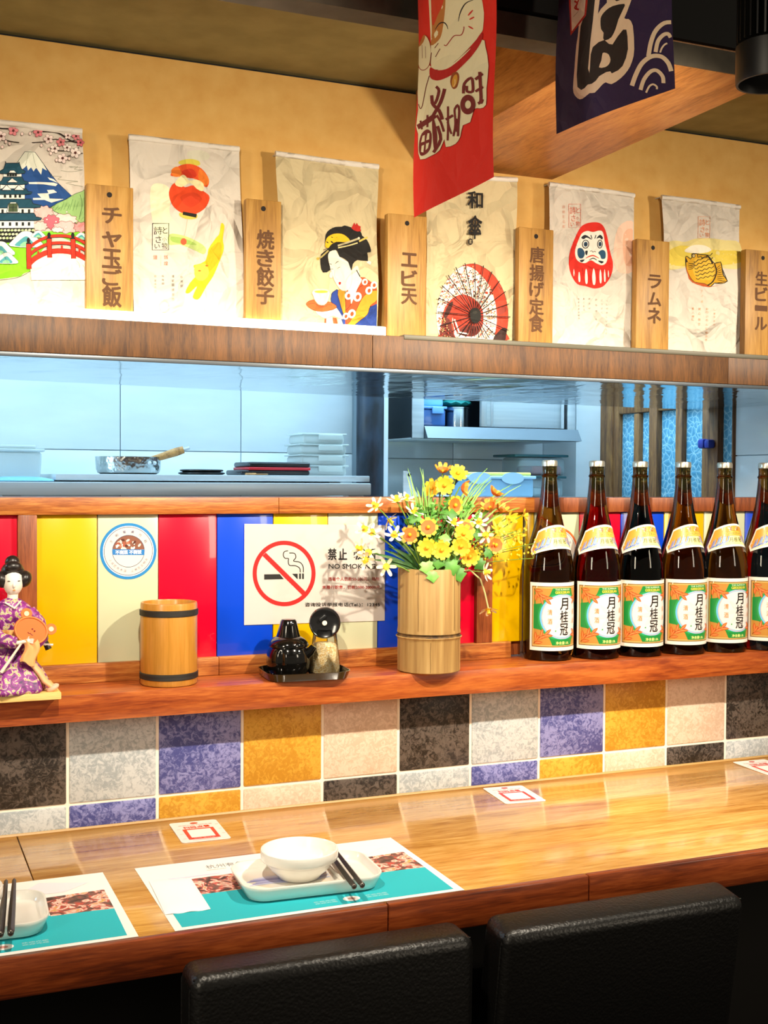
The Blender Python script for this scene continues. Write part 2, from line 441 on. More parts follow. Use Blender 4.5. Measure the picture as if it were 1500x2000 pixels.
for x0, x1, m in xs: framed('panel', (x0 + 0.0006, 0.058, 1.029), (x1 - 0.0006, 0.064, 1.297), m, sc_)
framed('back_board', (-1.2, 0.066, 1.0), (1.2225, 0.075, 1.3), M_post, sc_)
sr = empty('panel_screen', (1.8, 0.1, 0.997), 0, 'set back wood railed low screen of coloured panels behind the row of brown bottles', 'screen')
framed('top_rail', (1.2425, 0.09, 1.294), (3.4, 0.16, 1.3255), M_post, sr)
for i, (x0, x1, m) in enumerate([(1.2505, 1.272, P_yel), (1.272, 1.3835, P_wht), (1.3835, 1.489, P_red), (1.489, 1.603, P_blu), (1.603, 1.7115, P_yel), (1.7115, 1.827, P_wht), (1.827, 1.94, P_blu), (1.94, 2.05, P_red), (2.05, 2.16, P_yel), (2.16, 2.27, P_wht), (2.27, 2.38, P_blu), (2.38, 2.49, P_red), (2.49, 2.60, P_yel), (2.60, 2.71, P_wht), (2.71, 2.82, P_blu), (2.82, 2.93, P_red), (2.93, 3.04, P_yel), (3.04, 3.15, P_wht), (3.15, 3.26, P_blu), (3.26, 3.37, P_red)]):
    framed('panel', (x0 + 0.0006, 0.100, 0.9972), (x1 - 0.0006, 0.106, 1.2945), m, sr)
framed('back_board', (1.2505, 0.108, 0.9972), (3.4, 0.12, 1.294), M_post, sr)

# ------------------------------------------------------------------ lintel shelf over the pass-through
ls = empty('lintel_shelf', (0.9, -0.02, 1.563), 0, 'long brown wood fronted shelf above the kitchen opening carrying cloth prints and boards', 'shelf')
for x0, x1 in ((-1.2, -0.3), (-0.2995, 0.823), (0.8235, 1.62), (1.6205, 3.4)):
    b = MB(); b.box((x0, -0.09, 1.564), (x1, -0.072, 1.624), 0.001); b.build('fascia_board', M_fascia, ls)
b = MB(); b.box((-1.2, -0.072, 1.60), (3.4, 0.0, 1.618)); b.build('shelf_board', M_fascia, ls)
b = MB(); b.box((0.885, -0.0915, 1.6185), (3.4, 0.0, 1.6275), 0.001); b.build('edge_strip', mat('grey_strip', '#55503F', 0.5, 0.1), ls)
def steel_wavy():
    t = NT('polished_steel'); v = t.coord((3.2, 2.0, 1))
    n = t.n('ShaderNodeTexNoise'); pset(n, Scale=3.2, Detail=2.0, Distortion=0.6); t.l(v, n.inputs['Vector'])
    pset(t.b, Base_Color=rgb('#C9D3D8'), Metallic=1.0, Roughness=0.10); t.bump(n.outputs[0], 0.55, 0.006); return t.m
b = MB(); b.prism([(-1.2, -0.088), (-1.2, 0.40), (0.22, 0.407), (1.13, 0.53), (1.95, 0.575), (2.09, 0.575), (2.02, 0.40), (1.91, 0.12), (1.865, -0.088)], lambda a, c, h: (a, c, h), 1.5575, 1.5625)
b.prism([(1.865, -0.088), (1.91, 0.12), (2.02, 0.40), (2.09, 0.575), (3.4, 0.575), (3.4, -0.088)], lambda a, c, h: (a, c, h), 1.5582, 1.5622)
b.build('steel_soffit', steel_wavy(), ls)
b = MB(); b.box((-1.2, -0.0895, 1.5565), (3.4, -0.084, 1.5635), 0.0005); b.build('steel_lip', mat('steel_lip', '#565C62', 0.4, 0.5), ls)
led = empty('led_strip_light', (0.2, -0.06, 1.618), 0, 'glowing warm white LED strip lying behind the shelf edge at left', 'light')
t = NT('led_glow'); pset(t.b, Base_Color=(1, 1, 1, 1), Emission_Color=(1.0, 0.90, 0.62, 1), Emission_Strength=4.5)
b = MB(); b.box((-0.9, -0.066, 1.622), (0.86, -0.054, 1.643), 0.002); b.build('tube', t.m, led)
b = MB(); b.box((-0.9, -0.068, 1.618), (0.865, -0.052, 1.623), 0.001); b.build('channel', mat('white_plastic', '#EDEAE2', 0.5), led)

# ------------------------------------------------------------------ kitchen beyond the opening
slab('wall_beyond_window', (2.1601, 0.12, 0.0), (3.4, 0.16, 1.5575), M_white)
slab('wall_kitchen_header', (-1.2, 0.05, 1.60), (2.09, 0.16, 2.45), M_white)
slab('wall_kitchen_back', (-1.2, 1.006, 0.0), (1.30, 1.06, 2.45), M_kgrout)
slab('ceiling_kitchen', (-1.2, 0.05, 2.45), (2.6, 1.5, 2.5), M_white)
kb = bpy.data.objects['wall_kitchen_back']
for k in range(-4, 3):
    x0 = 0.569 + 0.321*(k - 1)
    for z0, z1 in ((0.834, 1.432), (1.434, 2.032)):
        framed('tile', (x0 + 0.001, 1.0, z0), (min(x0 + 0.320, 1.297), 1.008, z1), M_ktile, kb)
slab('wall_kitchen_alcove', (1.30, 1.306, 0.0), (2.06, 1.36, 2.45), M_kgrout)
ka = bpy.data.objects['wall_kitchen_alcove']
for x0, x1 in ((1.316, 1.669), (1.671, 1.996)):
    for z0, z1 in ((0.83, 1.427), (1.429, 2.03)):
        framed('tile', (x0, 1.30, z0), (x1, 1.308, z1), M_ktile, ka)
slab('trim_6', (1.291, 0.985, 0.0), (1.312, 1.306, 2.45), M_white)
slab('wall_kitchen_pier', (1.998, 1.10, 0.0), (2.16, 1.306, 2.45), M_ktile)
# old wooden window with rippled glass in the right kitchen wall (plane x = 2.1)
slab('wall_kitchen_right', (2.105, 0.161, 0.0), (2.16, 0.470, 2.45), M_kgrout)
slab('trim_7', (2.105, 0.47, 0.0), (2.16, 1.10, 1.02), M_white)
slab('trim_8', (2.105, 0.47, 1.66), (2.16, 1.10, 2.45), M_white)
kr = bpy.data.objects['wall_kitchen_right']
for z0, z1 in ((0.83, 1.430), (1.432, 1.98)):
    framed('tile', (2.098, 0.163, z0), (2.106, 0.4685, z1), M_ktile, kr)
win = empty('window_1', (2.12, 0.78, 1.02), kind='structure')
M_oldwood = wood('old_brown_wood', '#4E301A', '#724A26', '#8A6032', (10, 10, 1), 5, 0.6, 0.3)
t = NT('rippled_glass'); v = t.coord((1, 1, 1))
vo = t.n('ShaderNodeTexVoronoi', feature='DISTANCE_TO_EDGE'); vo.inputs['Scale'].default_value = 52
nz = t.n('ShaderNodeTexNoise'); pset(nz, Scale=30, Detail=2); t.l(v, nz.inputs['Vector'])
va = t.n('ShaderNodeVectorMath', operation='MULTIPLY_ADD'); t.l(nz.outputs['Color'], va.inputs[0]); va.inputs[1].default_value = (0.02, 0.02, 0.02); t.l(v, va.inputs[2])
t.l(va.outputs[0], vo.inputs['Vector'])
t.l(t.ramp(vo.outputs['Distance'], [(0.0, '#9CC2CF'), (0.06, '#5A93AC'), (0.4, '#447F9E')]), t.b.inputs['Base Color'])
pset(t.b, Roughness=0.18, Emission_Strength=0.05); t.l(t.b.inputs['Base Color'].links[0].from_socket, t.b.inputs['Emission Color'])  # panes get a faint added glow in their own colour
t.bump(vo.outputs['Distance'], 0.6, 0.004); M_ripple = t.m
def wy(name, y0, y1, z0, z1, x0=2.09, x1=2.125, m=M_oldwood, p=win):
    b = MB(); b.box((x0, y0, z0), (x1, y1, z1), 0.003); return b.build(name, m, p)
wy('jamb', 1.035, 1.10, 1.02, 1.66, 2.085); wy('stile', 1.007, 1.034, 1.02, 1.60); wy('glazing_bar', 0.900, 0.926, 1.05, 1.565)
wy('stile', 0.828, 0.849, 1.02, 1.60); wy('stile', 0.806, 0.827, 1.02, 1.60, 2.087); wy('glazing_bar', 0.690, 0.721, 1.05, 1.57)
wy('stile', 0.566, 0.601, 1.02, 1.60); wy('stile', 0.529, 0.565, 1.02, 1.60, 2.087); wy('stile', 0.470, 0.476, 1.02, 1.60)
wy('header', 0.47, 1.035, 1.602, 1.66, 2.083)
for y0, y1 in ((0.85, 1.006), (0.602, 0.805), (0.477, 0.528)):
    wy('top_rail', y0, y1, 1.567, 1.60); wy('bottom_rail', y0, y1, 1.02, 1.05)
for y0, y1 in ((0.926, 1.007), (0.849, 0.900), (0.721, 0.806), (0.601, 0.690), (0.476, 0.529)):
    wy('pane', y0 + 0.0005, y1 - 0.0005, 1.05, 1.567, 2.105, 2.109, M_ripple)
b = MB(); b.box((2.062, 0.560, 1.452), (2.086, 0.585, 1.478), 0.006); b.box((2.062, 0.536, 1.452), (2.086, 0.557, 1.476), 0.006); b.box((2.074, 0.54, 1.458), (2.09, 0.58, 1.47), 0.002)
b.build('latch', mat('blue_latch', '#27359A', 0.4), win)

# ------------------------------------------------------------------ kitchen things
def rounded_box(name, lo, hi, m, par, r=0.012, taper=0.0):
    b = MB(); vs = b.box(lo, hi, r, 3)
    if taper:
        cx, cy = (lo[0]+hi[0])/2, (lo[1]+hi[1])/2
        for v in b.bm.verts:
            k = 1 - taper*(hi[2]-v.co.z)/(hi[2]-lo[2]); v.co.x = cx + (v.co.x-cx)*k; v.co.y = cy + (v.co.y-cy)*k
    return b.build(name, m, par)
k1 = empty('wall_shelf', (0.75, 0.83, 1.357), 0, 'upper pale steel shelf slab on the kitchen wall holding the hammered pan', 'shelf')
b = MB(); b.box((0.367, 0.70, 1.3555), (1.141, 1.0, 1.3705), 0.002); b.build('slab', M_steel, k1)
for x in (0.45, 1.05):
    b = MB(); b.box((x, 0.75, 1.352), (x+0.03, 0.95, 1.3555)); b.build('foot', M_steel, k1)
k2 = empty('kitchen_worktop', (0.5, 0.8, 0.0), 0, 'lower steel kitchen work table with a thick pale front under the shelf slab', 'table')
b = MB(); b.box((-0.6, 0.65, 1.322), (1.125, 0.998, 1.352), 0.003); b.build('top', M_steel, k2)
for x in (-0.55, 0.25, 1.08):
    b = MB(); b.box((x, 0.69, 0.0), (x+0.04, 0.73, 1.322)); b.build('leg', M_steel, k2)
pan = empty('saucepan', (0.557, 0.83, 1.3705), 0, 'hammered steel saucepan with a wooden handle on the kitchen shelf', 'pan')
t = NT('hammered_steel'); v = t.coord((1, 1, 1)); vo = t.n('ShaderNodeTexVoronoi', feature='SMOOTH_F1'); vo.inputs['Scale'].default_value = 130
t.l(v, vo.inputs['Vector']); t.bump(vo.outputs['Distance'], 0.6, 0.002); pset(t.b, Base_Color=rgb('#B4B8B6'), Metallic=1.0, Roughness=0.22)
b = MB(); R_ = 0.079
b.lathe([(0.066, 0.0), (0.074, 0.004), (R_-0.002, 0.012), (R_, 0.042), (R_+0.002, 0.0425), (R_-0.001, 0.0415), (R_-0.003, 0.012), (0.068, 0.006), (0, 0.005)], (0.557, 0.83, 1.3707), 40, cap=True); b.build('pan_body', t.m, pan)
M_hw = wood('handle_wood', '#9A6A38', '#C08A4C', '#D09C5C', (8, 8, 8), 3, 0.5, 0.1)
b = MB(); b.tube([(0.605, 0.80, 1.407), (0.63, 0.795, 1.414), (0.665, 0.788, 1.426), (0.683, 0.784, 1.432)], [0.007, 0.009, 0.0105, 0.009], 14); b.build('handle', M_hw, pan)
b = MB(); b.tube([(0.683, 0.784, 1.432), (0.697, 0.781, 1.4365)], [0.004, 0.004], 10); b.tube([(0.592, 0.785, 1.404), (0.606, 0.79, 1.408)], [0.009, 0.006], 10)
b.ball((0.594, 0.758, 1.398), 0.005); b.ball((0.607, 0.763, 1.398), 0.005); b.build('ferrule', M_steel, pan)
M_blackp = mat('black_plastic', '#15171A', 0.35)
for i, (z, r) in enumerate(((1.3705, 0.058), (1.3775, 0.054))):
    b = MB(); b.lathe([(r-0.008, 0), (r, 0.003), (r, 0.0055), (r-0.004, 0.0068), (0, 0.0068)], (0.737, 0.82, z), 36)
    tag(b.build('round_tray', M_blackp), ['black round tray under its twin on the kitchen shelf', 'black round tray on top of the other beside the saucepan'][i], 'tray', 'black round trays on the kitchen shelf')
zc_ = empty('zip_case', (0.91, 0.80, 1.3705), 0, 'flat black case with a red zip stripe on the kitchen shelf', 'case')
rounded_box('lower_shell', (0.815, 0.74, 1.3706), (0.995, 0.88, 1.3835), M_blackp, zc_, 0.005)
rounded_box('zip_band', (0.835, 0.738, 1.3835), (0.996, 0.88, 1.3905), mat('red_stripe', '#C8202C', 0.5), zc_, 0.002)
rounded_box('upper_shell', (0.836, 0.74, 1.3905), (0.996, 0.88, 1.4035), M_blackp, zc_, 0.005)
b = MB(); b.lathe([(0.0, 0), (0.016, 0.001), (0.018, 0.003), (0.014, 0.0035), (0, 0.002)], (0.862, 0.722, 1.3707), 20, sx=1.0, sy=0.6); b.tube([(0.848, 0.722, 1.373), (0.82, 0.715, 1.373)], 0.003, 8)
tag(b.build('wooden_spoon', M_hw), 'small pale wooden spoon lying before the black zip case', 'spoon')
M_clear = mat('milky_plastic', '#D5E0DC', 0.25, 0.0, Alpha=0.62)
M_clear2 = mat('clear_plastic', '#D8E6EE', 0.12, 0.0, Transmission_Weight=0.75, IOR=1.15)
for i in range(4):
    z = 1.3708 + i*0.0272
    s_ = empty('plastic_box', (1.047, 0.84, z), 0, 'milky plastic box, %s of the four stacked by the dark pipe' % ['lowest', 'second from the bottom', 'third from the bottom', 'topmost'][i], 'box', 'stacked milky boxes on the kitchen shelf')
    k = 0.0 if i < 3 else 0.006
    rounded_box('box_body', (0.984+k, 0.78, z), (1.110-k, 0.90, z+0.0235), M_clear, s_, 0.008)
    rounded_box('rim', (0.980+k, 0.776, z+0.0225), (1.114-k, 0.904, z+0.0268), M_clear, s_, 0.0015)
    rounded_box('latch', (1.03, 0.771, z+0.010), (1.095, 0.777, z+0.024), M_clear, s_, 0.002)
lb = empty('plastic_box', (0.27, 0.83, 1.352), 0, 'large clear plastic food box at the left end of the kitchen work table', 'box')
rounded_box('box_body', (0.17, 0.76, 1.3525), (0.346, 0.92, 1.421), M_clear, lb, 0.01, 0.05)
rounded_box('lid', (0.165, 0.755, 1.421), (0.351, 0.925, 1.428), M_clear, lb, 0.003); rounded_box('lid_dome', (0.18, 0.77, 1.428), (0.333, 0.91, 1.437), M_clear, lb, 0.004)
b = MB(); b.lathe([(0.07, 0), (0.075, 0.002), (0.07, 0.006), (0.04, 0.011), (0, 0.012)], (0.292, 0.715, 1.3522), 30, sx=1.0, sy=0.75)
tag(b.build('blue_lid', mat('pale_blue_plastic', '#7FC0E8', 0.3)), 'pale blue domed plastic lid lying on the kitchen work table', 'lid')
t = NT('dark_pipe'); v = t.coord((1, 1, 0.4)); nz = t.n('ShaderNodeTexNoise'); pset(nz, Scale=30, Detail=5); t.l(v, nz.inputs['Vector'])
t.l(t.ramp(nz.outputs[0], [(0.35, '#14181F'), (0.7, '#2C3A4C')]), t.b.inputs['Base Color']); pset(t.b, Roughness=0.45)
b = MB(); b.tube([(1.243, 0.95, 0.0), (1.243, 0.95, 2.45)], 0.038, 28); tag(b.build('standing_pipe', t.m), 'thick dark blue black vertical pipe in the kitchen corner', 'pipe')
# hung steel cabinet in the alcove
cb = empty('wall_cabinet', (1.66, 1.15, 1.48), 0, 'brushed steel wall cabinet with one sliding door open above the alcove worktop', 'cabinet')
def cbx(n, lo, hi, m=M_steel, bv=0.001, p=cb):
    b = MB(); b.box(lo, hi, bv); return b.build(n, m, p)
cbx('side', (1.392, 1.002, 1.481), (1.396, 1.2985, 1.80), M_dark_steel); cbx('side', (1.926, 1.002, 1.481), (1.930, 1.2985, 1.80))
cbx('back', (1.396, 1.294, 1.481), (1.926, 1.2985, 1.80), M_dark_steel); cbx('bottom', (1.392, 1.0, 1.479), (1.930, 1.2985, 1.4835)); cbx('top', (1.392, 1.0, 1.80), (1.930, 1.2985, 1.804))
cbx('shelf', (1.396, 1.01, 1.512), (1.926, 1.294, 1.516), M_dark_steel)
b = MB(); b.prism([(1.0, 1.4795), (0.999, 1.516), (1.002, 1.516), (1.006, 1.4795)], lambda a, c, h: (h, a, c), 1.392, 1.93); b.prism([(1.0, 1.479), (0.975, 1.481), (0.998, 1.5155)], lambda a, c, h: (1.43 + 0.5*(h), a, c), 0.0, 1.02)
b.build('front_lip', mat('lip_steel', '#5C666D', 0.4, 0.4), cb)
cbx('stile', (1.392, 0.998, 1.481), (1.4285, 1.003, 1.80)); cbx('stile', (1.905, 0.998, 1.481), (1.930, 1.003, 1.80))
d_ = cbx('door', (1.613, 1.006, 1.518), (1.86, 1.012, 1.79)); b = MB(); b.box((1.613, 0.999, 1.518), (1.631, 1.006, 1.79), 0.001); b.box((1.646, 1.002, 1.518), (1.654, 1.006, 1.79), 0.001); b.build('door_edge', mat('bright_steel', '#DCE4E8', 0.3, 0.6), d_)
d_ = cbx('door', (1.64, 1.014, 1.518), (1.902, 1.020, 1.79)); b = MB(); b.box((1.886, 1.0, 1.518), (1.892, 1.006, 1.79)); b.build('door_edge', mat('bright_steel', '#DCE4E8', 0.3, 0.6), d_)
# things inside the open half
M_bl = mat('blue_clear_plastic', '#5B90E0', 0.2, 0.0, Alpha=0.55)
bx_ = empty('plastic_box', (1.475, 1.08, 1.516), 0, 'clear box with a blue locking lid inside the open steel cabinet', 'box')
rounded_box('box_body', (1.432, 1.03, 1.5165), (1.513, 1.13, 1.567), M_bl, bx_, 0.006); rounded_box('lid', (1.429, 1.027, 1.567), (1.516, 1.133, 1.575), mat('blue_lid_plastic', '#6FA6F0', 0.3), bx_, 0.002)
rounded_box('latch', (1.466, 1.022, 1.553), (1.503, 1.0275, 1.573), mat('blue_lid_plastic', '#6FA6F0', 0.3), bx_, 0.002)
b = MB(); b.ball((1.464, 1.052, 1.536), (0.013, 0.012, 0.013)); b.ball((1.46, 1.05, 1.5225), (0.02, 0.014, 0.005)); b.build('contents', mat('pale_onion', '#E8CFA8', 0.5), bx_)
rb = empty('plastic_box', (1.475, 1.08, 1.575), 0, 'pale blue shallow box on top of the blue lidded box in the cabinet', 'box')
rounded_box('box_body', (1.443, 1.04, 1.5752), (1.510, 1.12, 1.602), mat('pale_blue_plastic', '#7FC0E8', 0.3), rb, 0.006); rounded_box('rim', (1.440, 1.037, 1.601), (1.513, 1.123, 1.606), mat('pale_blue_plastic', '#7FC0E8', 0.3), rb, 0.001)
sp = empty('steel_canister', (1.575, 1.1, 1.516), 0, 'shiny round steel canister inside the open steel cabinet', 'canister')
b = MB(); b.lathe([(0.034, 0), (0.035, 0.001), (0.035, 0.056), (0.0365, 0.057), (0.0365, 0.060), (0.034, 0.060), (0.033, 0.004), (0, 0.004)], (1.573, 1.08, 1.5163), 36); b.build('can_body', mat('mirror_steel', '#C8CCCC', 0.15, 1.0), sp)
b = MB(); b.grid(20, 10, lambda u, v: (1.573 + 0.05*math.cos(2*PI*u)*math.sin(PI*v*0.95+0.05) - 0.004, 1.08 + 0.036*math.sin(2*PI*u)*math.sin(PI*v*0.95+0.05), 1.5745 + 0.016*v*1.8 + 0.003*math.sin(9*u*2*PI)*math.sin(PI*v)))
tag(b.build('cloth_bag', mat('teal_cloth', '#0C8C88', 0.6)), 'crumpled teal plastic bag on the steel canister in the cabinet', 'bag')
# alcove worktop and boxes on it
aw = empty('alcove_worktop', (1.65, 1.0, 0.0), 0, 'pale worktop in the alcove under the hung steel cabinet', 'table')
b = MB(); b.box((1.318, 0.82, 1.285), (1.990, 1.298, 1.312), 0.002); b.build('top', M_steel, aw)
for x, y in ((1.33, 0.83), (1.95, 0.83)):
    b = MB(); b.box((x, y, 0.0), (x+0.035, y+0.035, 1.285)); b.build('leg', M_steel, aw)
yb = empty('plastic_box', (1.6, 0.94, 1.312), 0, 'long pale blue plastic box with a cream yellow lid behind the flowers', 'box')
rounded_box('box_body', (1.505, 0.88, 1.3125), (1.722, 1.0, 1.368), mat('sky_plastic', '#9CCFEF', 0.25, 0.0, Alpha=0.75), yb, 0.008)
rounded_box('lid', (1.50, 0.875, 1.366), (1.727, 1.005, 1.3745), mat('sky_lid', '#B4DBF4', 0.3), yb, 0.003); rounded_box('lid_band', (1.512, 0.885, 1.3745), (1.716, 0.995, 1.3845), mat('cream_lid', '#EBDD6E', 0.4), yb, 0.004)
for x in (1.515, 1.62): 
    b = MB(); b.lathe([(0.0, -0.001), (0.03, -0.001), (0.03, 0.001), (0, 0.001)], (x+0.03, 0.8755, 1.368), 24, M=Matrix.Rotation(PI/2, 4, 'X'), sx=1.2, sy=0.55); b.build('latch', mat('sky_lid', '#B4DBF4', 0.3), yb)
M_tealp = mat('dark_teal_plastic', '#1B4A50', 0.35); M_smoke = mat('smoky_plastic', '#9FB4BA', 0.2, 0.0, Alpha=0.40)
for i, (z, w_) in enumerate(((1.3122, 0.12), (1.3762, 0.13))):
    s_ = empty('plastic_box', (1.82, 1.07, z), 0, ['clear box with a teal rim, beside the yellow lidded box', 'clear box of red food under a dark lid, standing on another box'][i], 'box')
    rounded_box('box_body', (1.835-w_*0.66, 1.01, z), (1.835+w_*0.55, 1.13, z+0.056), M_smoke, s_, 0.012)
    rounded_box('lid', (1.83-w_*0.80, 1.0, z+0.056), (1.83+w_*0.62, 1.14, z+0.0635), M_tealp, s_, 0.003)
    rounded_box('contents', (1.835-w_*0.3, 1.02, z+0.002), (1.835+w_*0.5, 1.12, z+0.030), mat(['pale_food', 'red_food'][i], ['#A9C3C8', '#A84A44'][i], 0.6), s_, 0.008)
lt = empty('ladle', (1.36, 0.86, 1.312), 0, 'black ladle handle sticking up behind the flowers', 'ladle')
b = MB(); b.tube([(1.445, 0.87, 1.313), (1.452, 0.868, 1.34), (1.463, 0.866, 1.358), (1.474, 0.864, 1.366)], [0.006, 0.007, 0.007, 0.005], 10); b.build('handle', M_blackp, lt)
b = MB(); b.lathe([(0, 0), (0.02, 0.002), (0.024, 0.008)], (1.44, 0.885, 1.3125), 18, cap=False); b.build('bowl_cup', M_steel, lt)
rk = empty('steel_bracket', (1.38, 0.86, 1.312), 0, 'pale steel bracket plate with a curved edge at the left end of the alcove worktop', 'bracket')
b = MB(); b.prism([(1.322, 1.3125), (1.374, 1.3125), (1.36, 1.33), (1.349, 1.352), (1.344, 1.382), (1.332, 1.386), (1.322, 1.386)], lambda a, c, h: (a, h, c), 0.90, 0.903); b.build('plate', M_steel, rk)
b = MB(); b.ball((1.34, 0.899, 1.376), 0.005); b.build('screw', M_dark_steel, rk)

# ------------------------------------------------------------------ spotlights on their track
tr = empty('lighting_track', (0.9, -0.9, 2.40), 0, 'black ceiling track rail carrying the spotlights', 'track')
b = MB(); b.box((-0.4, -0.92, 2.40), (2.4, -0.88, 2.43), 0.003); b.build('rail', M_black, tr)
for x in (-0.2, 2.2):
    b = MB(); b.tube([(x, -0.9, 2.43), (x, -0.9, 2.75)], 0.008, 8); b.build('hanger', M_black, tr)
M_lamp = mat('lamp_black', '#161513', 0.45)
for i, (p, tg, e) in enumerate(SPOTS):
    L = ['track spotlight aimed at the doll, first from the left', 'black cylindrical track spotlight with cooling fins at the top right corner', 'track spotlight over the last bottles, rightmost'][i]
    f = empty('track_spotlight', p, 0, L, 'spotlight', 'spotlights on the ceiling track')
    b = MB(); b.lathe([(0.0, 0.040), (0.034, 0.040), (0.041, 0.0), (0.044, 0.0), (0.045, 0.004), (0.045, 0.048), (0.038, 0.052), (0.0, 0.052)], p, 40); b.build('housing', M_lamp, f)
    b = MB()
    for k in range(28):
        a = 2*PI*k/28; M = Matrix.Translation(p) @ Matrix.Rotation(a, 4, 'Z'); b.box((0.022, -0.0012, 0.052), (0.044, 0.0012, 0.118), M=M)
    b.lathe([(0.024, 0.052), (0.024, 0.118)], p, 24); b.lathe([(0.044, 0.116), (0.044, 0.122), (0, 0.122)], p, 32); o = b.build('heat_sink', M_lamp, f); o['kind'] = 'stuff'
    b = MB(); b.box((p[0]-0.012, p[1]+0.044, p[2]+0.03), (p[0]+0.012, p[1]+0.05, p[2]+0.10), 0.002); b.tube([(p[0], p[1]+0.012, p[2]+0.122), (p[0], -0.9, p[2]+0.17), (p[0], -0.9, 2.40)], 0.007, 10); b.build('bracket', M_lamp, f)
    t = NT('lamp_lens'); pset(t.b, Base_Color=(0.02, 0.02, 0.02, 1), Emission_Color=(1, 0.88, 0.68, 1), Emission_Strength=0.25, Roughness=0.3)
    b = MB(); b.lathe([(0.0, 0.0), (0.030, 0.0), (0.030, 0.001), (0, 0.001)], (p[0], p[1], p[2]+0.0385), 32); b.build('lens', t.m if i == 0 else MATS['lamp_lens'], f)
    if i == 0: MATS['lamp_lens'] = t.m

# ------------------------------------------------------------------ things on the ledge
ZL = 0.9972
cu_ = empty('bamboo_cup', (0.470, -0.006, ZL), 0, 'smooth tan bamboo chopstick cup with two black bands on the ledge', 'cup')
M_bam = wood('bamboo_tan', '#B27A28', '#C08432', '#C88E3C', (14, 14, 0.8), 4, 0.35, 0.06, Coat_Weight=0.3, Coat_Roughness=0.15)
b = MB(); b.lathe([(0.044, 0.0), (0.0485, 0.001), (0.0498, 0.004), (0.0498, 0.141), (0.0488, 0.145), (0.0452, 0.145), (0.0442, 0.142), (0.0442, 0.01), (0, 0.01)], (0.470, -0.006, ZL), 56); b.build('cup_body', M_bam, cu_)
M_band2 = wood('black_cord', '#0F0D0B', '#1F1C18', '#2C2822', (1, 1, 30), 6, 0.6, 0.5)
for z in (0.012, 0.123):
    b = MB(); b.lathe([(0.0496, z-0.001), (0.0515, z), (0.0515, z+0.0095), (0.0496, z+0.0105)], (0.470, -0.006, ZL), 56, cap=False); b.build('band', M_band2, cu_)
# condiment tray
ty = empty('condiment_tray', (0.717, -0.0235, ZL), math.radians(-4), 'glossy black tray with rounded corners carrying soy pot and sesame grinder', 'tray')
M_gloss = mat('black_glaze', '#0B0A09', 0.12, 0.0, Coat_Weight=0.6, Coat_Roughness=0.03)
def rrect(wd, dp, r, n=6):
    out = []
    for cx, cy, a0 in ((wd/2-r, dp/2-r, 0), (-wd/2+r, dp/2-r, PI/2), (-wd/2+r, -dp/2+r, PI), (wd/2-r, -dp/2+r, 1.5*PI)):
        for k in range(n+1):
            a = a0 + PI/2*k/n; out.append((cx + r*math.cos(a), cy + r*math.sin(a)))
    return out
def dish_mesh(b, levels, mi=0):
    """levels: (w, d, r, z) loops joined in order, first and last capped"""
    L = [[b.bm.verts.new((x, y, z)) for x, y in rrect(wd, dp, r)] for wd, dp, r, z in levels]; n = len(L[0])
    fs = [b.bm.faces.new(L[0][::-1]), b.bm.faces.new(L[-1])]
    for A, B in zip(L, L[1:]):
        for i in range(n): fs.append(b.bm.faces.new((A[i], A[(i+1) % n], B[(i+1) % n], B[i])))
    for f in fs: f.material_index = mi
b = MB(); dish_mesh(b, [(0.142, 0.104, 0.024, 0.0), (0.147, 0.109, 0.026, 0.0012), (0.156, 0.119, 0.030, 0.013), (0.158, 0.121, 0.031, 0.0150), (0.154, 0.117, 0.029, 0.0150), (0.145, 0.107, 0.025, 0.0035), (0.142, 0.104, 0.024, 0.003)])
bt = b.build('tray_body', M_gloss); bt.parent = ty
so = empty('soy_sauce_pot', (0.692, -0.008, ZL+0.0034), math.radians(-28), 'glossy black lobed soy sauce pot with a tall knobbed lid on the tray', 'pot')
b = MB()
def lobed(u, v):
    a = 2*PI*u
    pr_ = [(0.026, 0), (0.034, 0.002), (0.0395, 0.014), (0.041, 0.026), (0.0395, 0.040), (0.0365, 0.048), (0.034, 0.0525)]
    f = v*(len(pr_)-1); i = min(int(f), len(pr_)-2); g = f - i; r = pr_[i][0]*(1-g) + pr_[i+1][0]*g; z = pr_[i][1]*(1-g) + pr_[i+1][1]*g
    r *= 1 - 0.13*math.exp(-((((a + PI/2 + 0.15) + PI) % (2*PI)) - PI)**2/0.012)*math.sin(PI*min(1, v*1.05))
    return (r*math.cos(a), r*math.sin(a), z)
b.grid(72, 18, lobed, wrap=True); b.lathe([(0.026, 0), (0, 0)], n=36, cap=False); o = b.build('pot_body', M_gloss, None, ang=60); o.parent = so
b = MB(); b.lathe([(0.0, 0.051), (0.033, 0.051), (0.0375, 0.053), (0.0380, 0.055), (0.0360, 0.060), (0.031, 0.066), (0.025, 0.0695), (0.0225, 0.0705), (0.0205, 0.077), (0.017, 0.090), (0.0148, 0.099), (0.0125, 0.102), (0, 0.1028)], n=48); o = b.build('lid', M_gloss, None); o.parent = so
b = MB(); b.tube([(0.030, -0.005, 0.036), (0.042, -0.006, 0.044), (0.049, -0.006, 0.054)], [0.012, 0.0085, 0.006], 16); o = b.build('spout', M_gloss, None); o.parent = so
gr = empty('sesame_grinder', (0.764, -0.007, ZL+0.0034), math.radians(-22), 'glass sesame grinder full of pale seeds with a black disc head on the tray', 'grinder')
t = NT('clear_glass'); tb = t.n('ShaderNodeBsdfTransparent'); gl_ = t.n('ShaderNodeBsdfGlossy'); gl_.inputs['Roughness'].default_value = 0.03; fr_ = t.n('ShaderNodeFresnel'); fr_.inputs[0].default_value = 1.35
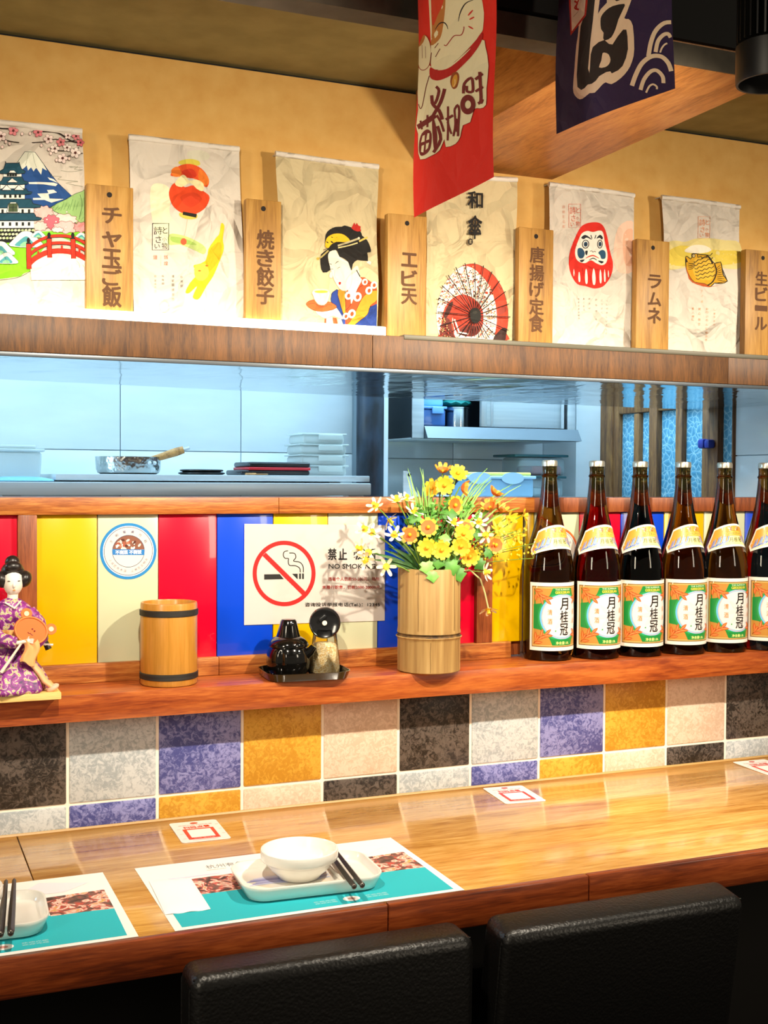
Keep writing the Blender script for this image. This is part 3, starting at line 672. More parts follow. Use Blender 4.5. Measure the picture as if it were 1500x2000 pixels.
mx = t.n('ShaderNodeMixShader'); t.l(fr_.outputs[0], mx.inputs[0]); t.l(tb.outputs[0], mx.inputs[1]); t.l(gl_.outputs[0], mx.inputs[2]); t.l(mx.outputs[0], t.out.inputs[0]); M_glass = t.m
b = MB(); b.lathe([(0, 0), (0.0295, 0), (0.0305, 0.002), (0.0215, 0.077), (0.021, 0.081), (0, 0.081)], n=36); o = b.build('jar', M_glass, None); o.parent = gr
t = NT('sesame'); v = t.coord((1, 1, 1)); vo = t.n('ShaderNodeTexVoronoi'); vo.inputs['Scale'].default_value = 380; t.l(v, vo.inputs['Vector'])
t.l(t.ramp(vo.outputs['Color'], [(0.2, '#E2BE7E'), (0.5, '#F0D9A2'), (0.8, '#F8EAC6')]), t.b.inputs['Base Color']); t.bump(vo.outputs['Distance'], 0.9, 0.002); pset(t.b, Roughness=0.6)
b = MB(); b.lathe([(0, 0.0015), (0.0280, 0.0015), (0.0288, 0.003), (0.0235, 0.049), (0.019, 0.055), (0, 0.057)], n=36); o = b.build('sesame_seeds', t.m, None); o.parent = gr; o['kind'] = 'stuff'
b = MB(); Rm = Matrix.Translation((0.0, -0.006, 0.0930)) @ Matrix.Rotation(math.radians(86), 4, 'X')
b.lathe([(0, -0.012), (0.024, -0.012), (0.0285, -0.008), (0.0295, 0.0), (0.0290, 0.008), (0.027, 0.0105), (0.0255, 0.0095), (0.006, 0.0095), (0.0055, 0.012), (0, 0.012)], n=44, M=Rm, mi=0); o = b.build('grinder_head', mat('black_shiny_plastic', '#1A1A1B', 0.15, 0.0, Coat_Weight=0.4), None); o.parent = gr
b = MB(); b.lathe([(0, 0.0122), (0.0048, 0.0122), (0.0042, 0.0142), (0, 0.0145)], n=20, M=Rm); o = b.build('axle_cap', mat('ivory_plastic', '#E4DFCF', 0.3), None); o.parent = gr
b = MB(); b.box((0.016, -0.0215, 0.0965), (0.0315, -0.010, 0.1030), 0.002, M=Matrix.Rotation(math.radians(-38), 4, 'Y') @ Matrix.Translation((0.037, 0, -0.016))); o = b.build('pouring_slot', M_blackp, None); o.parent = gr
# bamboo vase
va_ = empty('bamboo_vase', (0.966, -0.034, ZL), 0, 'rough pale bamboo section vase with one dark node ring holding flowers', 'vase')
t = NT('dry_bamboo'); v = t.coord((26, 26, 1.2)); nz = t.n('ShaderNodeTexNoise'); pset(nz, Scale=3.0, Detail=5); t.l(v, nz.inputs['Vector'])
t.l(t.ramp(nz.outputs[0], [(0.3, '#8A6636'), (0.55, '#AC8A52'), (0.75, '#BC9F6A')]), t.b.inputs['Base Color']); t.bump(nz.outputs[0], 0.35, 0.0015); pset(t.b, Roughness=0.6)
b = MB(); VR = 0.0602
prof = [(VR-0.004, 0.0), (VR, 0.002), (VR, 0.060), (VR+0.0012, 0.064), (VR+0.0035, 0.0665), (VR+0.0012, 0.0685), (VR-0.0018, 0.0705), (VR+0.0008, 0.074), (VR-0.0004, 0.085), (VR, 0.194), (VR-0.001, 0.196), (VR-0.008, 0.196), (VR-0.009, 0.19), (VR-0.009, 0.08), (0, 0.08)]
b.lathe(prof, (0.966, -0.034, ZL), 64)
b.build('vase_body', t.m, va_)
b = MB(); b.lathe([(VR+0.0019, 0.0679), (VR+0.0014, 0.0690), (VR-0.0010, 0.0706), (VR+0.0004, 0.0728), (VR+0.0011, 0.0742)], (0.966, -0.034, ZL), 64, cap=False); b.build('node_ring', noisy('node_dark', '#2E1D0C', '#7A5A30', 60, 0.7), va_)
M_crack = mat('bamboo_crack', '#6E4E24', 0.8)
for a in (-2.35, -1.1, -0.62, -1.95):
    z0, z1 = (0.08, 0.19) if a != -1.95 else (0.003, 0.06)
    pts = [(0.966 + (VR+0.0002)*math.cos(a + 0.008*math.sin(k)), -0.034 + (VR+0.0002)*math.sin(a + 0.008*math.sin(k)), ZL + z0 + (z1-z0)*k/8) for k in range(9)]
    b = MB(); b.tube(pts, 0.00045, 5); b.build('crack', M_crack, va_)

# ------------------------------------------------------------------ chairs
M_leather = NT('black_leather'); v = M_leather.coord((1, 1, 1)); vo = M_leather.n('ShaderNodeTexVoronoi', feature='SMOOTH_F1'); vo.inputs['Scale'].default_value = 240
nz = M_leather.n('ShaderNodeTexNoise'); pset(nz, Scale=120, Detail=3); M_leather.l(v, nz.inputs['Vector']); M_leather.l(v, vo.inputs['Vector'])
ad = M_leather.n('ShaderNodeMath', operation='ADD'); M_leather.l(vo.outputs['Distance'], ad.inputs[0]); M_leather.l(nz.outputs[0], ad.inputs[1]); M_leather.bump(ad.outputs[0], 0.35, 0.0015)
pset(M_leather.b, Base_Color=rgb('#0D0C0B'), Roughness=0.38); M_leather = M_leather.m
M_cwood = wood('chair_leg_wood', '#21140C', '#2E1D12', '#3A2617', (8, 8, 1), 4, 0.4, 0.05)
def chair(loc, rz, wd, ht, th, tilt, label):
    r = empty('dining_chair', (loc[0], loc[1], 0.0), rz, label, 'chair', 'black leather chairs at the counter')
    def P(b, n, m, par=r):
        o = b.build(n, m, None); o.parent = par; return o
    T = Matrix.Translation((0, 0, 0.44)) @ Matrix.Rotation(math.radians(tilt), 4, 'X') @ Matrix.Translation((0, 0, -0.44))
    b = MB(); vs = b.box((-wd/2, -th/2, 0.40), (wd/2, th/2, ht), 0.018, 4, M=T); back = P(b, 'backrest', M_leather)
    b = MB()
    for s in (-1, 1):
        for sy in (-1, 1):
            x = s*(wd/2 - 0.0012); y = sy*(th/2 - 0.014)
            b.tube([T @ Vector((x, y, 0.43)), T @ Vector((x, y, ht-0.022)), T @ Vector((x - s*0.006, y, ht-0.006))], 0.0022, 6)
    b.tube([T @ Vector((-wd/2+0.004, -th/2+0.012, ht-0.0065)), T @ Vector((wd/2-0.004, -th/2+0.012, ht-0.0065))], 0.0012, 6)
    P(b, 'seam_piping', M_leather, back)
    b = MB(); b.box((-wd/2, 0.02, 0.39), (wd/2, 0.42, 0.47), 0.02, 3); P(b, 'seat', M_leather)
    for sx in (-1, 1):
        for y in (0.0, 0.38):
            b = MB(); b.tube([(sx*(wd/2-0.03), y, 0.0), (sx*(wd/2-0.03), y, 0.40)], [0.015, 0.02], 8); P(b, 'leg', M_cwood)
    return r
chair((0.558, -0.600), math.radians(-0.6), 0.400, 0.731, 0.072, 1.1, 'black leather dining chair nearest the placemats, backrest under the counter edge')
chair((1.002, -0.584), math.radians(-0.4), 0.414, 0.7386, 0.072, 8.3, 'black leather dining chair at right with a backrest leaning out from the counter')

# ------------------------------------------------------------------ sake bottles
BP = [(0.0, 0.002), (0.040, 0.0), (0.0475, 0.002), (0.0498, 0.008), (0.0502, 0.02), (0.0502, 0.160), (0.0498, 0.176), (0.0482, 0.192), (0.0452, 0.208), (0.0410, 0.224), (0.0362, 0.241), (0.0316, 0.258), (0.0277, 0.274), (0.0245, 0.288), (0.0218, 0.302), (0.0192, 0.319), (0.0172, 0.336), (0.0158, 0.352), (0.0152, 0.3615), (0.0152, 0.3625), (0.0166, 0.364), (0.0168, 0.3665), (0.0152, 0.368), (0.0146, 0.370), (0.0146, 0.380), (0.0150, 0.3815), (0.0150, 0.390), (0.0140, 0.392), (0.0, 0.392)]
def br(z):
    for (r0, z0), (r1, z1) in zip(BP[4:], BP[5:]):
        if z0 <= z <= z1 and z1 > z0: return r0 + (r1-r0)*(z-z0)/(z1-z0)
    return BP[4][0]
t = NT('amber_glass'); pset(t.b, Base_Color=rgb('#8A5218'), Roughness=0.02, IOR=1.42, Transmission_Weight=1.0)
t.b.inputs['Base Color'].default_value = (0.21, 0.085, 0.012, 1)
M_amber = t.m
def label_art():
    A = Art()                                   # millimetres around the bottle: x -70..70, y 0..134 upwards
    def leaf(x, y, a, L, wd, c):
        pts = []
        for k in range(9):
            u = k/8; pts.append((u*L, wd*math.sin(PI*u)**0.8))
        for k in range(7, 0, -1):
            u = k/8; pts.append((u*L, -wd*math.sin(PI*u)**0.8))
        A.poly([(x + p*math.cos(a) - q*math.sin(a), y + p*math.sin(a) + q*math.cos(a)) for p, q in pts], c)
    R = lambda x0, y0, x1, y1, c: A.poly([(x0, y0), (x1, y0), (x1, y1), (x0, y1)], c)
    R(-70, 0, 70, 134, '#F6F0E4'); R(-65, 7, 65, 127, '#8A6A3A'); R(-63, 9, 63, 125, '#D9B46A'); R(-61, 11, 61, 123, '#1F8A3C')
    for sx in (-1, 1):
        for sy in (-1, 1):
            A.poly([(sx*61, 67+sy*56), (sx*22, 67+sy*56), (sx*28, 67+sy*42), (sx*46, 67+sy*26), (sx*61, 67+sy*24)], '#C08A3C')
    A.ell(0, 67, 51, 48, '#2FA055', n=56); A.ell(0, 67, 47.5, 44.5, '#6FC0EE', n=56); A.ell(0, 67, 43, 40.5, '#EDE4E0', n=56)
    A.ring(0, 67, 42.0, 43.6, '#E3B4AE', n=40)
    for sx in (-1, 1):
        for sy in (-1, 1):
            x0, y0 = sx*60, 67+sy*54
            A.line([(x0, y0), (sx*50, 67+sy*42), (sx*40, 67+sy*37), (sx*28, 67+sy*34)], 1.6, '#8C3A14')
            for d, (px, py) in zip((0.1, 0.9, 1.5, 0.45, 0.2, 1.2, 0.0, 0.7), ((58, 52), (57, 50), (55, 47), (50, 45), (46, 41), (45, 40), (38, 37), (37, 36))):
                a = PI - d*1.1 if sx > 0 else d*1.1
                a = -a*1.0 if sy > 0 else a
                leaf(sx*px, 67+sy*py, a, 17, 3.0, '#A83C12'); leaf(sx*px, 67+sy*py, a, 16.4, 2.4, '#E2662A')
                leaf(sx*px, 67+sy*py, a, 15, 0.8, '#F09A58')
    for k in range(7):
        leaf(0, 66, 0.5 + k*0.9, 30, 4, '#E9DDD8')
    R(-19, 111, 19, 123, '#1F8A3C'); A.text('THE SUPERIOR', 0, 120.3, 34, 2.6, '#E8F0D8', 0.01, flip=1); A.text('GEKKEIKAN', 0, 114.8, 34, 5.2, '#F2D24A', 0.02, flip=1)
    A.column('月桂冠', 3, (92, 67, 42), 19, 23, '#15120F', 0.016, flip=1)
    A.column('清酒', -27, (76, 58), 9, 11, '#E59A62', 0.01, flip=1); A.column('純米', 31, (76, 58), 9, 11, '#EBA986', 0.01, flip=1)
    A.poly([(-22, 11), (22, 11), (18, 23), (-18, 23)], '#1F8A3C'); A.text('净含量1.8L', 0, 15.5, 30, 6, '#E3E58A', 0.02, flip=1)
    return A
def neck_art():
    A = Art()                                   # unrolled millimetres: x -60..60 across, y 0 (lower edge) .. 46
    A.poly([(-54, 0.0), (-26, 0), (0, 0), (26, 0), (54, 0), (60, 14), (50, 46), (26, 46), (0, 46), (-26, 46), (-50, 46), (-60, 14)], '#FBF3E2')
    A.poly([(-52, 4), (-26, 4), (0, 4), (26, 4), (52, 4), (56, 14), (48, 42), (26, 42), (0, 42), (-26, 42), (-48, 42), (-56, 14)], '#F2A23C')
    A.poly([(-52, 4), (0, 4), (52, 4), (38, 19), (19, 23), (0, 23), (-19, 23), (-38, 19)], '#F6DF9A')
    for sx in (-1, 1):
        for k in range(10):
            x = sx*(51 - k*3.6); A.line([(x, 7 + 0.4*k), (x - sx*4, 15 + 0.9*k), (x - sx*5, 22 + 0.8*k)], 2.4, ['#4E7FD0', '#5B9BE0', '#E07A34'][k % 3], taper=True, sm=3)
        for k in range(5):
            x = sx*(53 - k*6); A.line([(x, 6), (x - sx*6, 7 + k), (x - sx*10, 9 + k)], 2.0, '#4D78CC', taper=True, sm=3)
    A.poly([(-24, 23), (24, 23), (24, 31), (-24, 31)], '#F8C54A'); A.line([(-24, 31.4), (24, 31.4)], 0.9, '#C77A1E'); A.line([(-24, 22.6), (24, 22.6)], 0.9, '#C77A1E')
    A.text('GEKKEIKAN', 0, 27, 42, 5.5, '#7A6A3A', 0.01, flip=1)
    A.text('清', -10, 36.5, 7.5, 7, '#8A4A14', 0.015, flip=1); A.text('酒', 10, 36.5, 7.5, 7, '#8A4A14', 0.015, flip=1)
    for i, ch in enumerate('月桂冠'): A.text(ch, (i-1)*11, 14, 8, 8.5, '#4F6A3A', 0.015, flip=1)
    return A
bo = empty('sake_bottle', (0, 0, 0), 0)
b = MB(); b.lathe(BP, n=64, cap=False); b.build('bottle_glass', M_amber, bo, ang=50)
b = MB(); b.lathe([(0.0152, 0.384), (0.0158, 0.3845), (0.0158, 0.3925), (0.0148, 0.3955), (0.009, 0.3965), (0, 0.3967)], n=36, cap=False); b.build('cap', mat('silver_cap', '#C9C4B4', 0.3, 0.8), bo)
LA = label_art()
def lmap(x, y, h):
    z = 0.0215 + y*0.001; r = 0.0502 + 0.00006 + h*0.6; a = -PI/2 + x*0.001/0.0502*1.0
    return (r*math.cos(a), r*math.sin(a), z)
lab = LA.build('front_label', lmap, bo, paper_ink, cell=(3.5, 40.0), eps=6e-6, base=1.5e-4); lab['label'] = 'white bordered green and orange label with three large black characters'
NA = neck_art()
def nmap(u, vv, h):
    u = u*1.5; vv = vv/46.0
    zl_ = 0.2215 - 0.0150*(u/84)**2; zu = 0.2680 - 0.0165*(u/84)**2; z = zl_ + (zu - zl_)*vv
    r = br(z) + 0.0003 + h; a = -PI/2 + math.radians(u)
    return (r*math.cos(a), r*math.sin(a), z + 0.0003)
nl = NA.build('shoulder_label', nmap, bo, paper_ink, cell=(2.6, 5.0), eps=6e-6, base=3e-4); nl['label'] = 'arched orange and white collar label'
BX = [(1.2600, 0.018), (1.3645, 0.004), (1.4690, 0.001), (1.5740, -0.006), (1.6775, -0.012), (1.7830, -0.018)]
ORD = ['first from the flower vase, before the pale green panel', 'second from the vase, before the red panel', 'third from the vase, before the blue panel', 'fourth from the vase, its right side on the yellow panel', 'fifth from the vase, next to the rightmost', 'cut by the right edge, farthest from the vase']
for i, (x, y) in enumerate(BX):
    o = bo if i == 0 else copy_tree(bo)
    o.scale = (1.025, 1.025, 1.025); o.location = (x, y, ZL - 0.0003); o.rotation_euler = (0, 0, math.radians([4, 1, -1, 3, 0, 2][i]))
    tag(o, 'tall brown sake bottle, ' + ORD[i], 'bottle', 'brown bottles in a row on the ledge')

# ------------------------------------------------------------------ artificial flowers in the bamboo vase
M_yel = noisy('petal_yellow', '#F2C21C', '#FBDD48', 60, 0.6, Subsurface_Weight=0.0); M_org = noisy('petal_orange', '#F09A2A', '#F7B84A', 60, 0.6)
M_dor = mat('petal_deep_orange', '#EE6A1E', 0.6); M_cream = mat('petal_cream', '#F6EBCB', 0.6); M_core = mat('flower_core', '#E8A818', 0.7)
M_red = mat('bud_red', '#B8281C', 0.6); M_stem = mat('stem_green', '#6F8E2A', 0.6); M_leaf = noisy('leaf_green', '#3F7A24', '#5C9A36', 40, 0.5)
M_grass = noisy('grass_green', '#6FA63C', '#93C455', 30, 0.5); M_dleaf = noisy('strap_leaf', '#23431C', '#3C6A2C', 40, 0.45); M_lleaf = noisy('ivy_leaf', '#5CA03C', '#8CC862', 50, 0.45)
VM = Vector((0.968, -0.034, 1.175))
def frame_of(nrm):
    n = Vector(nrm).normalized(); x = n.cross(Vector((0, 0, 1)))
    if x.length < 1e-3: x = Vector((1, 0, 0))
    x.normalize(); y = n.cross(x).normalized(); return x, y, n
def petals(b, c, nrm, R, n, wd, cup, mi=0, mi2=None, notch=True, rot=0.0, tipw=1.0):
    x, y, nn = frame_of(nrm); c = Vector(c)
    prof = [(0.06, 0.35), (0.35, 0.8), (0.7, 1.0*tipw), (0.92, 0.8*tipw), (1.0, 0.35*tipw)]
    for k in range(n):
        a = rot + 2*PI*k/n + random.uniform(-0.06, 0.06); d = x*math.cos(a) + y*math.sin(a); s = nn.cross(d)
        rows = []
        cu2 = cup + random.uniform(-0.08, 0.08)
        for u, wv in prof:
            h = R*cu2*u*u; p = c + d*(R*u) + nn*h
            hw = wd*R*wv/2
            mid = p - nn*(0.10*hw)
            if notch and u == 1.0: mid = mid - d*(R*0.07)
            rows.append([b.bm.verts.new(p - s*hw), b.bm.verts.new(mid), b.bm.verts.new(p + s*hw)])
        for i, (A, B) in enumerate(zip(rows, rows[1:])):
            for q in (0, 1):
                f = b.bm.faces.new((A[q], A[q+1], B[q+1], B[q])); f.material_index = (mi2 if (mi2 is not None and i < (2 if notch else 1)) else mi)
def stem_pts(p0, p1, sag=0.0, n=8):
    p0, p1 = Vector(p0), Vector(p1)
    mid = Vector((p0.x*0.6 + p1.x*0.4, p0.y*0.6 + p1.y*0.4, max(p1.z, p0.z)*0.62 + p0.z*0.38 + sag))
    return [p0*(1-t_)**2 + mid*2*t_*(1-t_) + p1*t_*t_ for t_ in [i/n for i in range(n+1)]]
def leafblade(b, pts, wd, mi=0, up=(0, -1, 0.3)):
    up = Vector(up); prev = None; n = len(pts)
    for i, p in enumerate(pts):
        p = Vector(p); q = Vector(pts[min(i+1, n-1)]) - Vector(pts[max(i-1, 0)])
        s = q.cross(up).normalized()*wd*math.sin(PI*(0.12 + 0.86*i/(n-1)))**0.7/2
        row = [b.bm.verts.new(p - s), b.bm.verts.new(p - up.normalized()*wd*0.12), b.bm.verts.new(p + s)]
        if prev:
            for k in (0, 1):
                f = b.bm.faces.new((prev[k], prev[k+1], row[k+1], row[k])); f.material_index = mi
        prev = row
CAMP = Vector((0, -2.1, 1.36))
dais = [(1.042, 0.0, 1.374, 'y', (-0.1, -1, 0.55)), (1.004, -0.02, 1.351, 'y', (-0.35, -1, 0.05)), (1.014, 0.01, 1.376, 'o', (-0.2, -0.5, 1)), (0.946, -0.07, 1.272, 'c', (-0.4, -1, 0.25)),
        (0.913, -0.06, 1.258, 'd', (-0.55, -1, 0.1)), (0.939, -0.08, 1.234, 'y', (-0.4, -1, 0.2)), (0.966, -0.087, 1.230, 'y', (-0.3, -1, 0.15)), (1.015, -0.08, 1.259, 'y', (-0.2, -1, 0.3)),
        (1.004, -0.092, 1.237, 'y', (-0.4, -1, 0.0)), (1.026, -0.085, 1.217, 'y', (-0.3, -1, -0.1)), (1.016, -0.04, 1.313, 'c', (0.2, -1, 0.0)), (1.095, -0.06, 1.236, 'd', (-0.2, -1, 0.1)),
        (0.988, 0.0, 1.345, 'y', (-0.9, -0.5, 0.2)), (1.034, -0.03, 1.348, 'o', (0.9, -0.45, -0.2)), (1.122, 0.0, 1.331, 'o', (0.5, -0.3, 0.9)), (1.104, -0.02, 1.306, 'o', (-0.7, -0.5, 0.8)), (1.130, -0.01, 1.300, 'o', (0.3, -0.5, 0.7)), (1.032, -0.055, 1.268, 'c', (-0.1, -1, 0.4))]
db = empty('daisy_bunch', tuple(VM), 0, 'bunch of yellow and orange artificial daisies at the heart of the bamboo vase', 'flowers')
for x, y, z, k, n in dais:
    b = MB(); R = {'y': 0.0195, 'o': 0.0165, 'c': 0.0195, 'd': 0.0185}[k]
    cup = {'y': 0.28, 'o': 0.9, 'c': 0.18, 'd': 0.15}[k]
    petals(b, (x, y, z), n, R, 8, 0.56, cup, 0, 1, rot=random.random())
    hd = b.build('flower_head', [{'y': M_yel, 'o': M_org, 'c': M_yel, 'd': M_org}[k], {'y': M_core, 'o': M_dor, 'c': M_dor, 'd': M_dor}[k]], db, recalc=False)
    b = MB(); b.ball(Vector((x, y, z)) + Vector(n).normalized()*0.003, R*0.20, u=12, v=8); b.build('flower_core', M_core, hd)
    b = MB(); b.tube(stem_pts(VM + Vector((random.uniform(-.02, .02), random.uniform(-.02, .02), -0.04)), Vector((x, y, z)) - Vector(n).normalized()*0.002), 0.0014, 5); b.build('stem', M_stem, db)
lil = [(0.852, -0.04, 1.312, (-0.8, -0.5, 0.6)), (0.899, -0.03, 1.322, (-0.3, -0.4, 1)), (0.922, -0.02, 1.324, (0.2, -0.5, 1)), (0.93, -0.04, 1.3, (0.1, -0.7, 0.8)), (0.883, -0.03, 1.285, (0.6, -0.6, -0.6)), (0.827, -0.05, 1.269, (-0.7, -0.6, 0.5)),
       (0.877, -0.07, 1.258, (-0.3, -0.8, 0.6)), (0.834, -0.05, 1.226, (-0.6, -0.8, 0.3)), (0.8215, -0.04, 1.232, (-0.8, -0.3, 0.4)), (0.827, -0.052, 1.213, (-0.5, -0.8, -0.4)), (0.857, -0.08, 1.201, (-0.35, -1, -0.15)), (1.004, -0.06, 1.279, (0.1, -0.6, 0.8)),
       (1.064, -0.05, 1.28, (-0.3, -0.7, 0.6)), (1.146, -0.02, 1.287, (0.2, -0.8, -0.3)), (1.19, 0.0, 1.291, (0.8, -0.5, 0.2)), (1.157, -0.03, 1.251, (-0.2, -1, -0.2)), (1.074, -0.06, 1.256, (-0.8, -0.6, 0.1)), (1.11, -0.04, 1.266, (0.1, -0.7, 0.6)), (1.062, -0.08, 1.186, (0.6, -0.9, 0.1)), (1.08, -0.06, 1.112, (-0.1, -0.5, -0.9)), (0.842, -0.045, 1.262, (-0.2, -0.8, 0.5))]
lb_ = empty('lily_spray', tuple(VM), 0, 'loose spray of small cream and yellow star lilies arching out of the bamboo vase', 'flowers')
for i, (x, y, z, n) in enumerate(lil):
    c = Vector((x, y, z)); nn = Vector(n).normalized(); b = MB()
    yl = 13 <= i <= 17 and i != 16
    petals(b, c, n, 0.0190, 6, 0.38, 0.32, 0, 1, notch=False, rot=random.random(), tipw=0.95)
    b.tube([c - nn*0.003, c + nn*0.010], [0.0022, 0.0042], 8, mi=1)
    b.build('flower_head', [M_yel if yl else M_cream, M_yel], lb_, recalc=False)
    p0 = VM + Vector(((x - VM.x)*0.25, random.uniform(-0.03, 0.01), 0.0))
    if i == 19:
        pts = [VM + Vector((0.04, -0.035, 0.012)), (1.035, -0.068, 1.190), (1.056, -0.072, 1.172), (1.068, -0.068, 1.145), (1.079, -0.061, 1.116)]
        b = MB(); b.tube([Vector(p) for p in pts], 0.0016, 6)
    else:
        b = MB(); b.tube(stem_pts(p0, c - nn*0.003, 0.01), 0.0012, 5)
    b.build('stem', M_stem if i != 19 else mat('pale_stem', '#C9C88A', 0.6), lb_)
gb = empty('grass_tuft', tuple(VM), 0, 'tuft of thin bright green artificial grass blades behind the daisies', 'grass')
tips = [(0.936, 0.0, 1.384), (0.96, 0.01, 1.385), (0.983, 0.0, 1.353), (1.162, -0.01, 1.354), (1.169, -0.02, 1.327), (1.115, 0.02, 1.386), (1.084, 0.01, 1.365), (1.076, 0.02, 1.354), (1.172, -0.02, 1.308), (1.144, 0.0, 1.331), (0.972, 0.02, 1.358), (1.102, 0.02, 1.358), (0.955, 0.02, 1.34), (1.06, 0.02, 1.33)]
for i in range(52):
    tx, ty_, tz = random.choice(tips) if i >= len(tips) else tips[i]
    if i >= len(tips): tx += random.uniform(-.02, .02); tz -= random.uniform(0.0, .05)
    p0 = (VM.x + (tx-VM.x)*0.22 + random.uniform(-.012, .012), VM.y + random.uniform(0, .03), VM.z)
    b = MB(); leafblade(b, stem_pts(p0, (tx, min(ty_ + random.uniform(-.012, .012), 0.03), tz), 0.03, 7), 0.0034)
    b.build('blade', M_grass, gb, recalc=False)
sb_ = empty('strap_leaf_tuft', tuple(VM), 0, 'dark green strap leaves fanning left out of the bamboo vase', 'leaves')
straps = [(0.84, -0.06, 1.224), (0.842, -0.06, 1.213), (0.87, -0.06, 1.237), (0.895, -0.05, 1.246), (0.875, -0.06, 1.21), (0.862, -0.055, 1.23), (0.90, -0.055, 1.225), (0.91, -0.04, 1.24), (0.885, -0.05, 1.25), (0.86, -0.06, 1.205), (1.05, -0.05, 1.24), (1.075, -0.05, 1.225)]
for tx, ty_, tz in straps:
    p0 = (VM.x + (tx-VM.x)*0.3, VM.y - 0.02, VM.z + 0.014)
    b = MB(); leafblade(b, stem_pts(p0, (tx, ty_, tz), 0.004, 7), 0.0072); b.build('strap_leaf', M_dleaf, sb_, recalc=False)
iv = empty('ivy_sprig', tuple(VM), 0, 'broad lobed green ivy leaves draped over the rim of the bamboo vase', 'leaves')
def ivy(c, nrm, down, R, m):
    n = Vector(nrm).normalized(); d = (Vector(down) - n*Vector(down).dot(n)).normalized(); s = n.cross(d); c = Vector(c)
    out = [(-0.15, 0.0), (-0.3, 0.35), (-0.05, 0.75), (0.25, 0.55), (0.45, 0.85), (0.75, 0.45), (1.15, 0.0), (0.75, -0.45), (0.45, -0.85), (0.25, -0.55), (-0.05, -0.75), (-0.3, -0.35)]
    b = MB(); cv = b.bm.verts.new(c + d*R*0.3 + n*R*0.12); ring = [b.bm.verts.new(c + d*(a*R) + s*(q*R) - n*(0.18*R*q*q + 0.22*R*max(a, 0)**2)) for a, q in out]
    for i in range(len(ring)): b.bm.faces.new((cv, ring[i], ring[(i+1) % len(ring)]))
    l_ = b.build('ivy_leaf', m, iv, recalc=False, ang=70)
    b = MB(); b.tube([c, Vector((c.x*0.7 + VM.x*0.3, c.y*0.5 + VM.y*0.5, VM.z + 0.02)), (VM.x, VM.y, VM.z)], 0.0011, 5); b.build('leaf_stalk', M_stem, iv)
for c, dn, R, m in [((0.936, -0.086, 1.205), (0.1, 0, -1), 0.019, M_lleaf), ((0.945, -0.092, 1.188), (0.1, -0.1, -1), 0.016, M_lleaf), ((0.985, -0.088, 1.205), (0.25, 0, -1), 0.021, M_leaf), ((1.001, -0.085, 1.19), (0.3, 0, -1), 0.019, M_leaf), ((0.962, -0.085, 1.213), (-0.2, 0, -1), 0.017, M_leaf),
                    ((0.994, -0.075, 1.222), (0.3, 0, -1), 0.018, M_lleaf), ((1.055, -0.062, 1.205), (0.6, 0, -0.8), 0.017, M_leaf), ((1.075, -0.06, 1.225), (0.8, 0, -0.2), 0.018, M_leaf), ((0.975, -0.08, 1.245), (0.2, 0, 1), 0.016, M_lleaf), ((1.0, -0.05, 1.29), (0.2, 0, 1), 0.02, M_leaf), ((0.93, -0.05, 1.285), (-0.3, 0, 1), 0.018, M_leaf), ((1.055, -0.05, 1.255), (0.6, 0, 0.6), 0.018, M_leaf)]:
    ivy(c, (-0.3 + random.uniform(-.3, .3), -1, 0.35), dn, R, m)
fb = empty('filler_sprig', tuple(VM), 0, 'dense small leaved green filler sprigs with red buds in the middle of the bouquet', 'leaves')
for i in range(26):
    a = random.uniform(-1, 1); tip = Vector((1.0 + a*0.075, -0.02 + random.uniform(-.03, .035), 1.335 - abs(a)*0.045 + random.uniform(-.05, .015)))
    pts = stem_pts((VM.x + a*0.025, VM.y + random.uniform(-.02, .02), VM.z), tip, 0.02, 8); b = MB(); b.tube(pts, 0.0009, 4)
    for k, p in enumerate(pts[3:]):
        for q in range(5):
            d = Vector((random.uniform(-1, 1), random.uniform(-1, 0.4), random.uniform(-.2, 1))).normalized(); L = random.uniform(.007, .013)
            leafblade(b, [p, p + d*L*0.5 + Vector((0, 0, .001)), p + d*L], 0.0046)
    o = b.build('sprig', M_leaf if i % 3 else M_lleaf, fb, recalc=False)
    if i < 5:
        c = pts[-3 if i else -4]; b = MB(); b.ball(c + Vector((0, -0.012, 0)), (0.0032, 0.0032, 0.011), M=Matrix.Rotation(0.5*a, 4, 'Y'), u=10, v=8); b.build('bud', M_red, fb)
# thin yellow filler blossom at the right
yf = empty('yellow_filler_spray', tuple(VM), 0, 'fine airy spray of tiny yellow blossom at the right of the bouquet', 'flowers')
for i in range(9):
    tip = Vector((1.10 + 0.012*i, -0.045 + random.uniform(-.015, .02), 1.225 + random.uniform(-.02, .05)))
    pts = stem_pts(VM + Vector((0.035, -0.02, 0.015)), tip, 0.005, 7); b = MB(); b.tube(pts, 0.0007, 4, mi=1)
    for p in pts[3:]:
        for q in range(3):
            e = p + Vector((random.uniform(-.012, .012), random.uniform(-.01, .01), random.uniform(-.008, .014))); b.tube([p, e], 0.0004, 3, mi=1)
            b.ball(e, 0.0022, u=6, v=4)
    b.build('sprig', [M_yel, M_stem], yf, recalc=False)

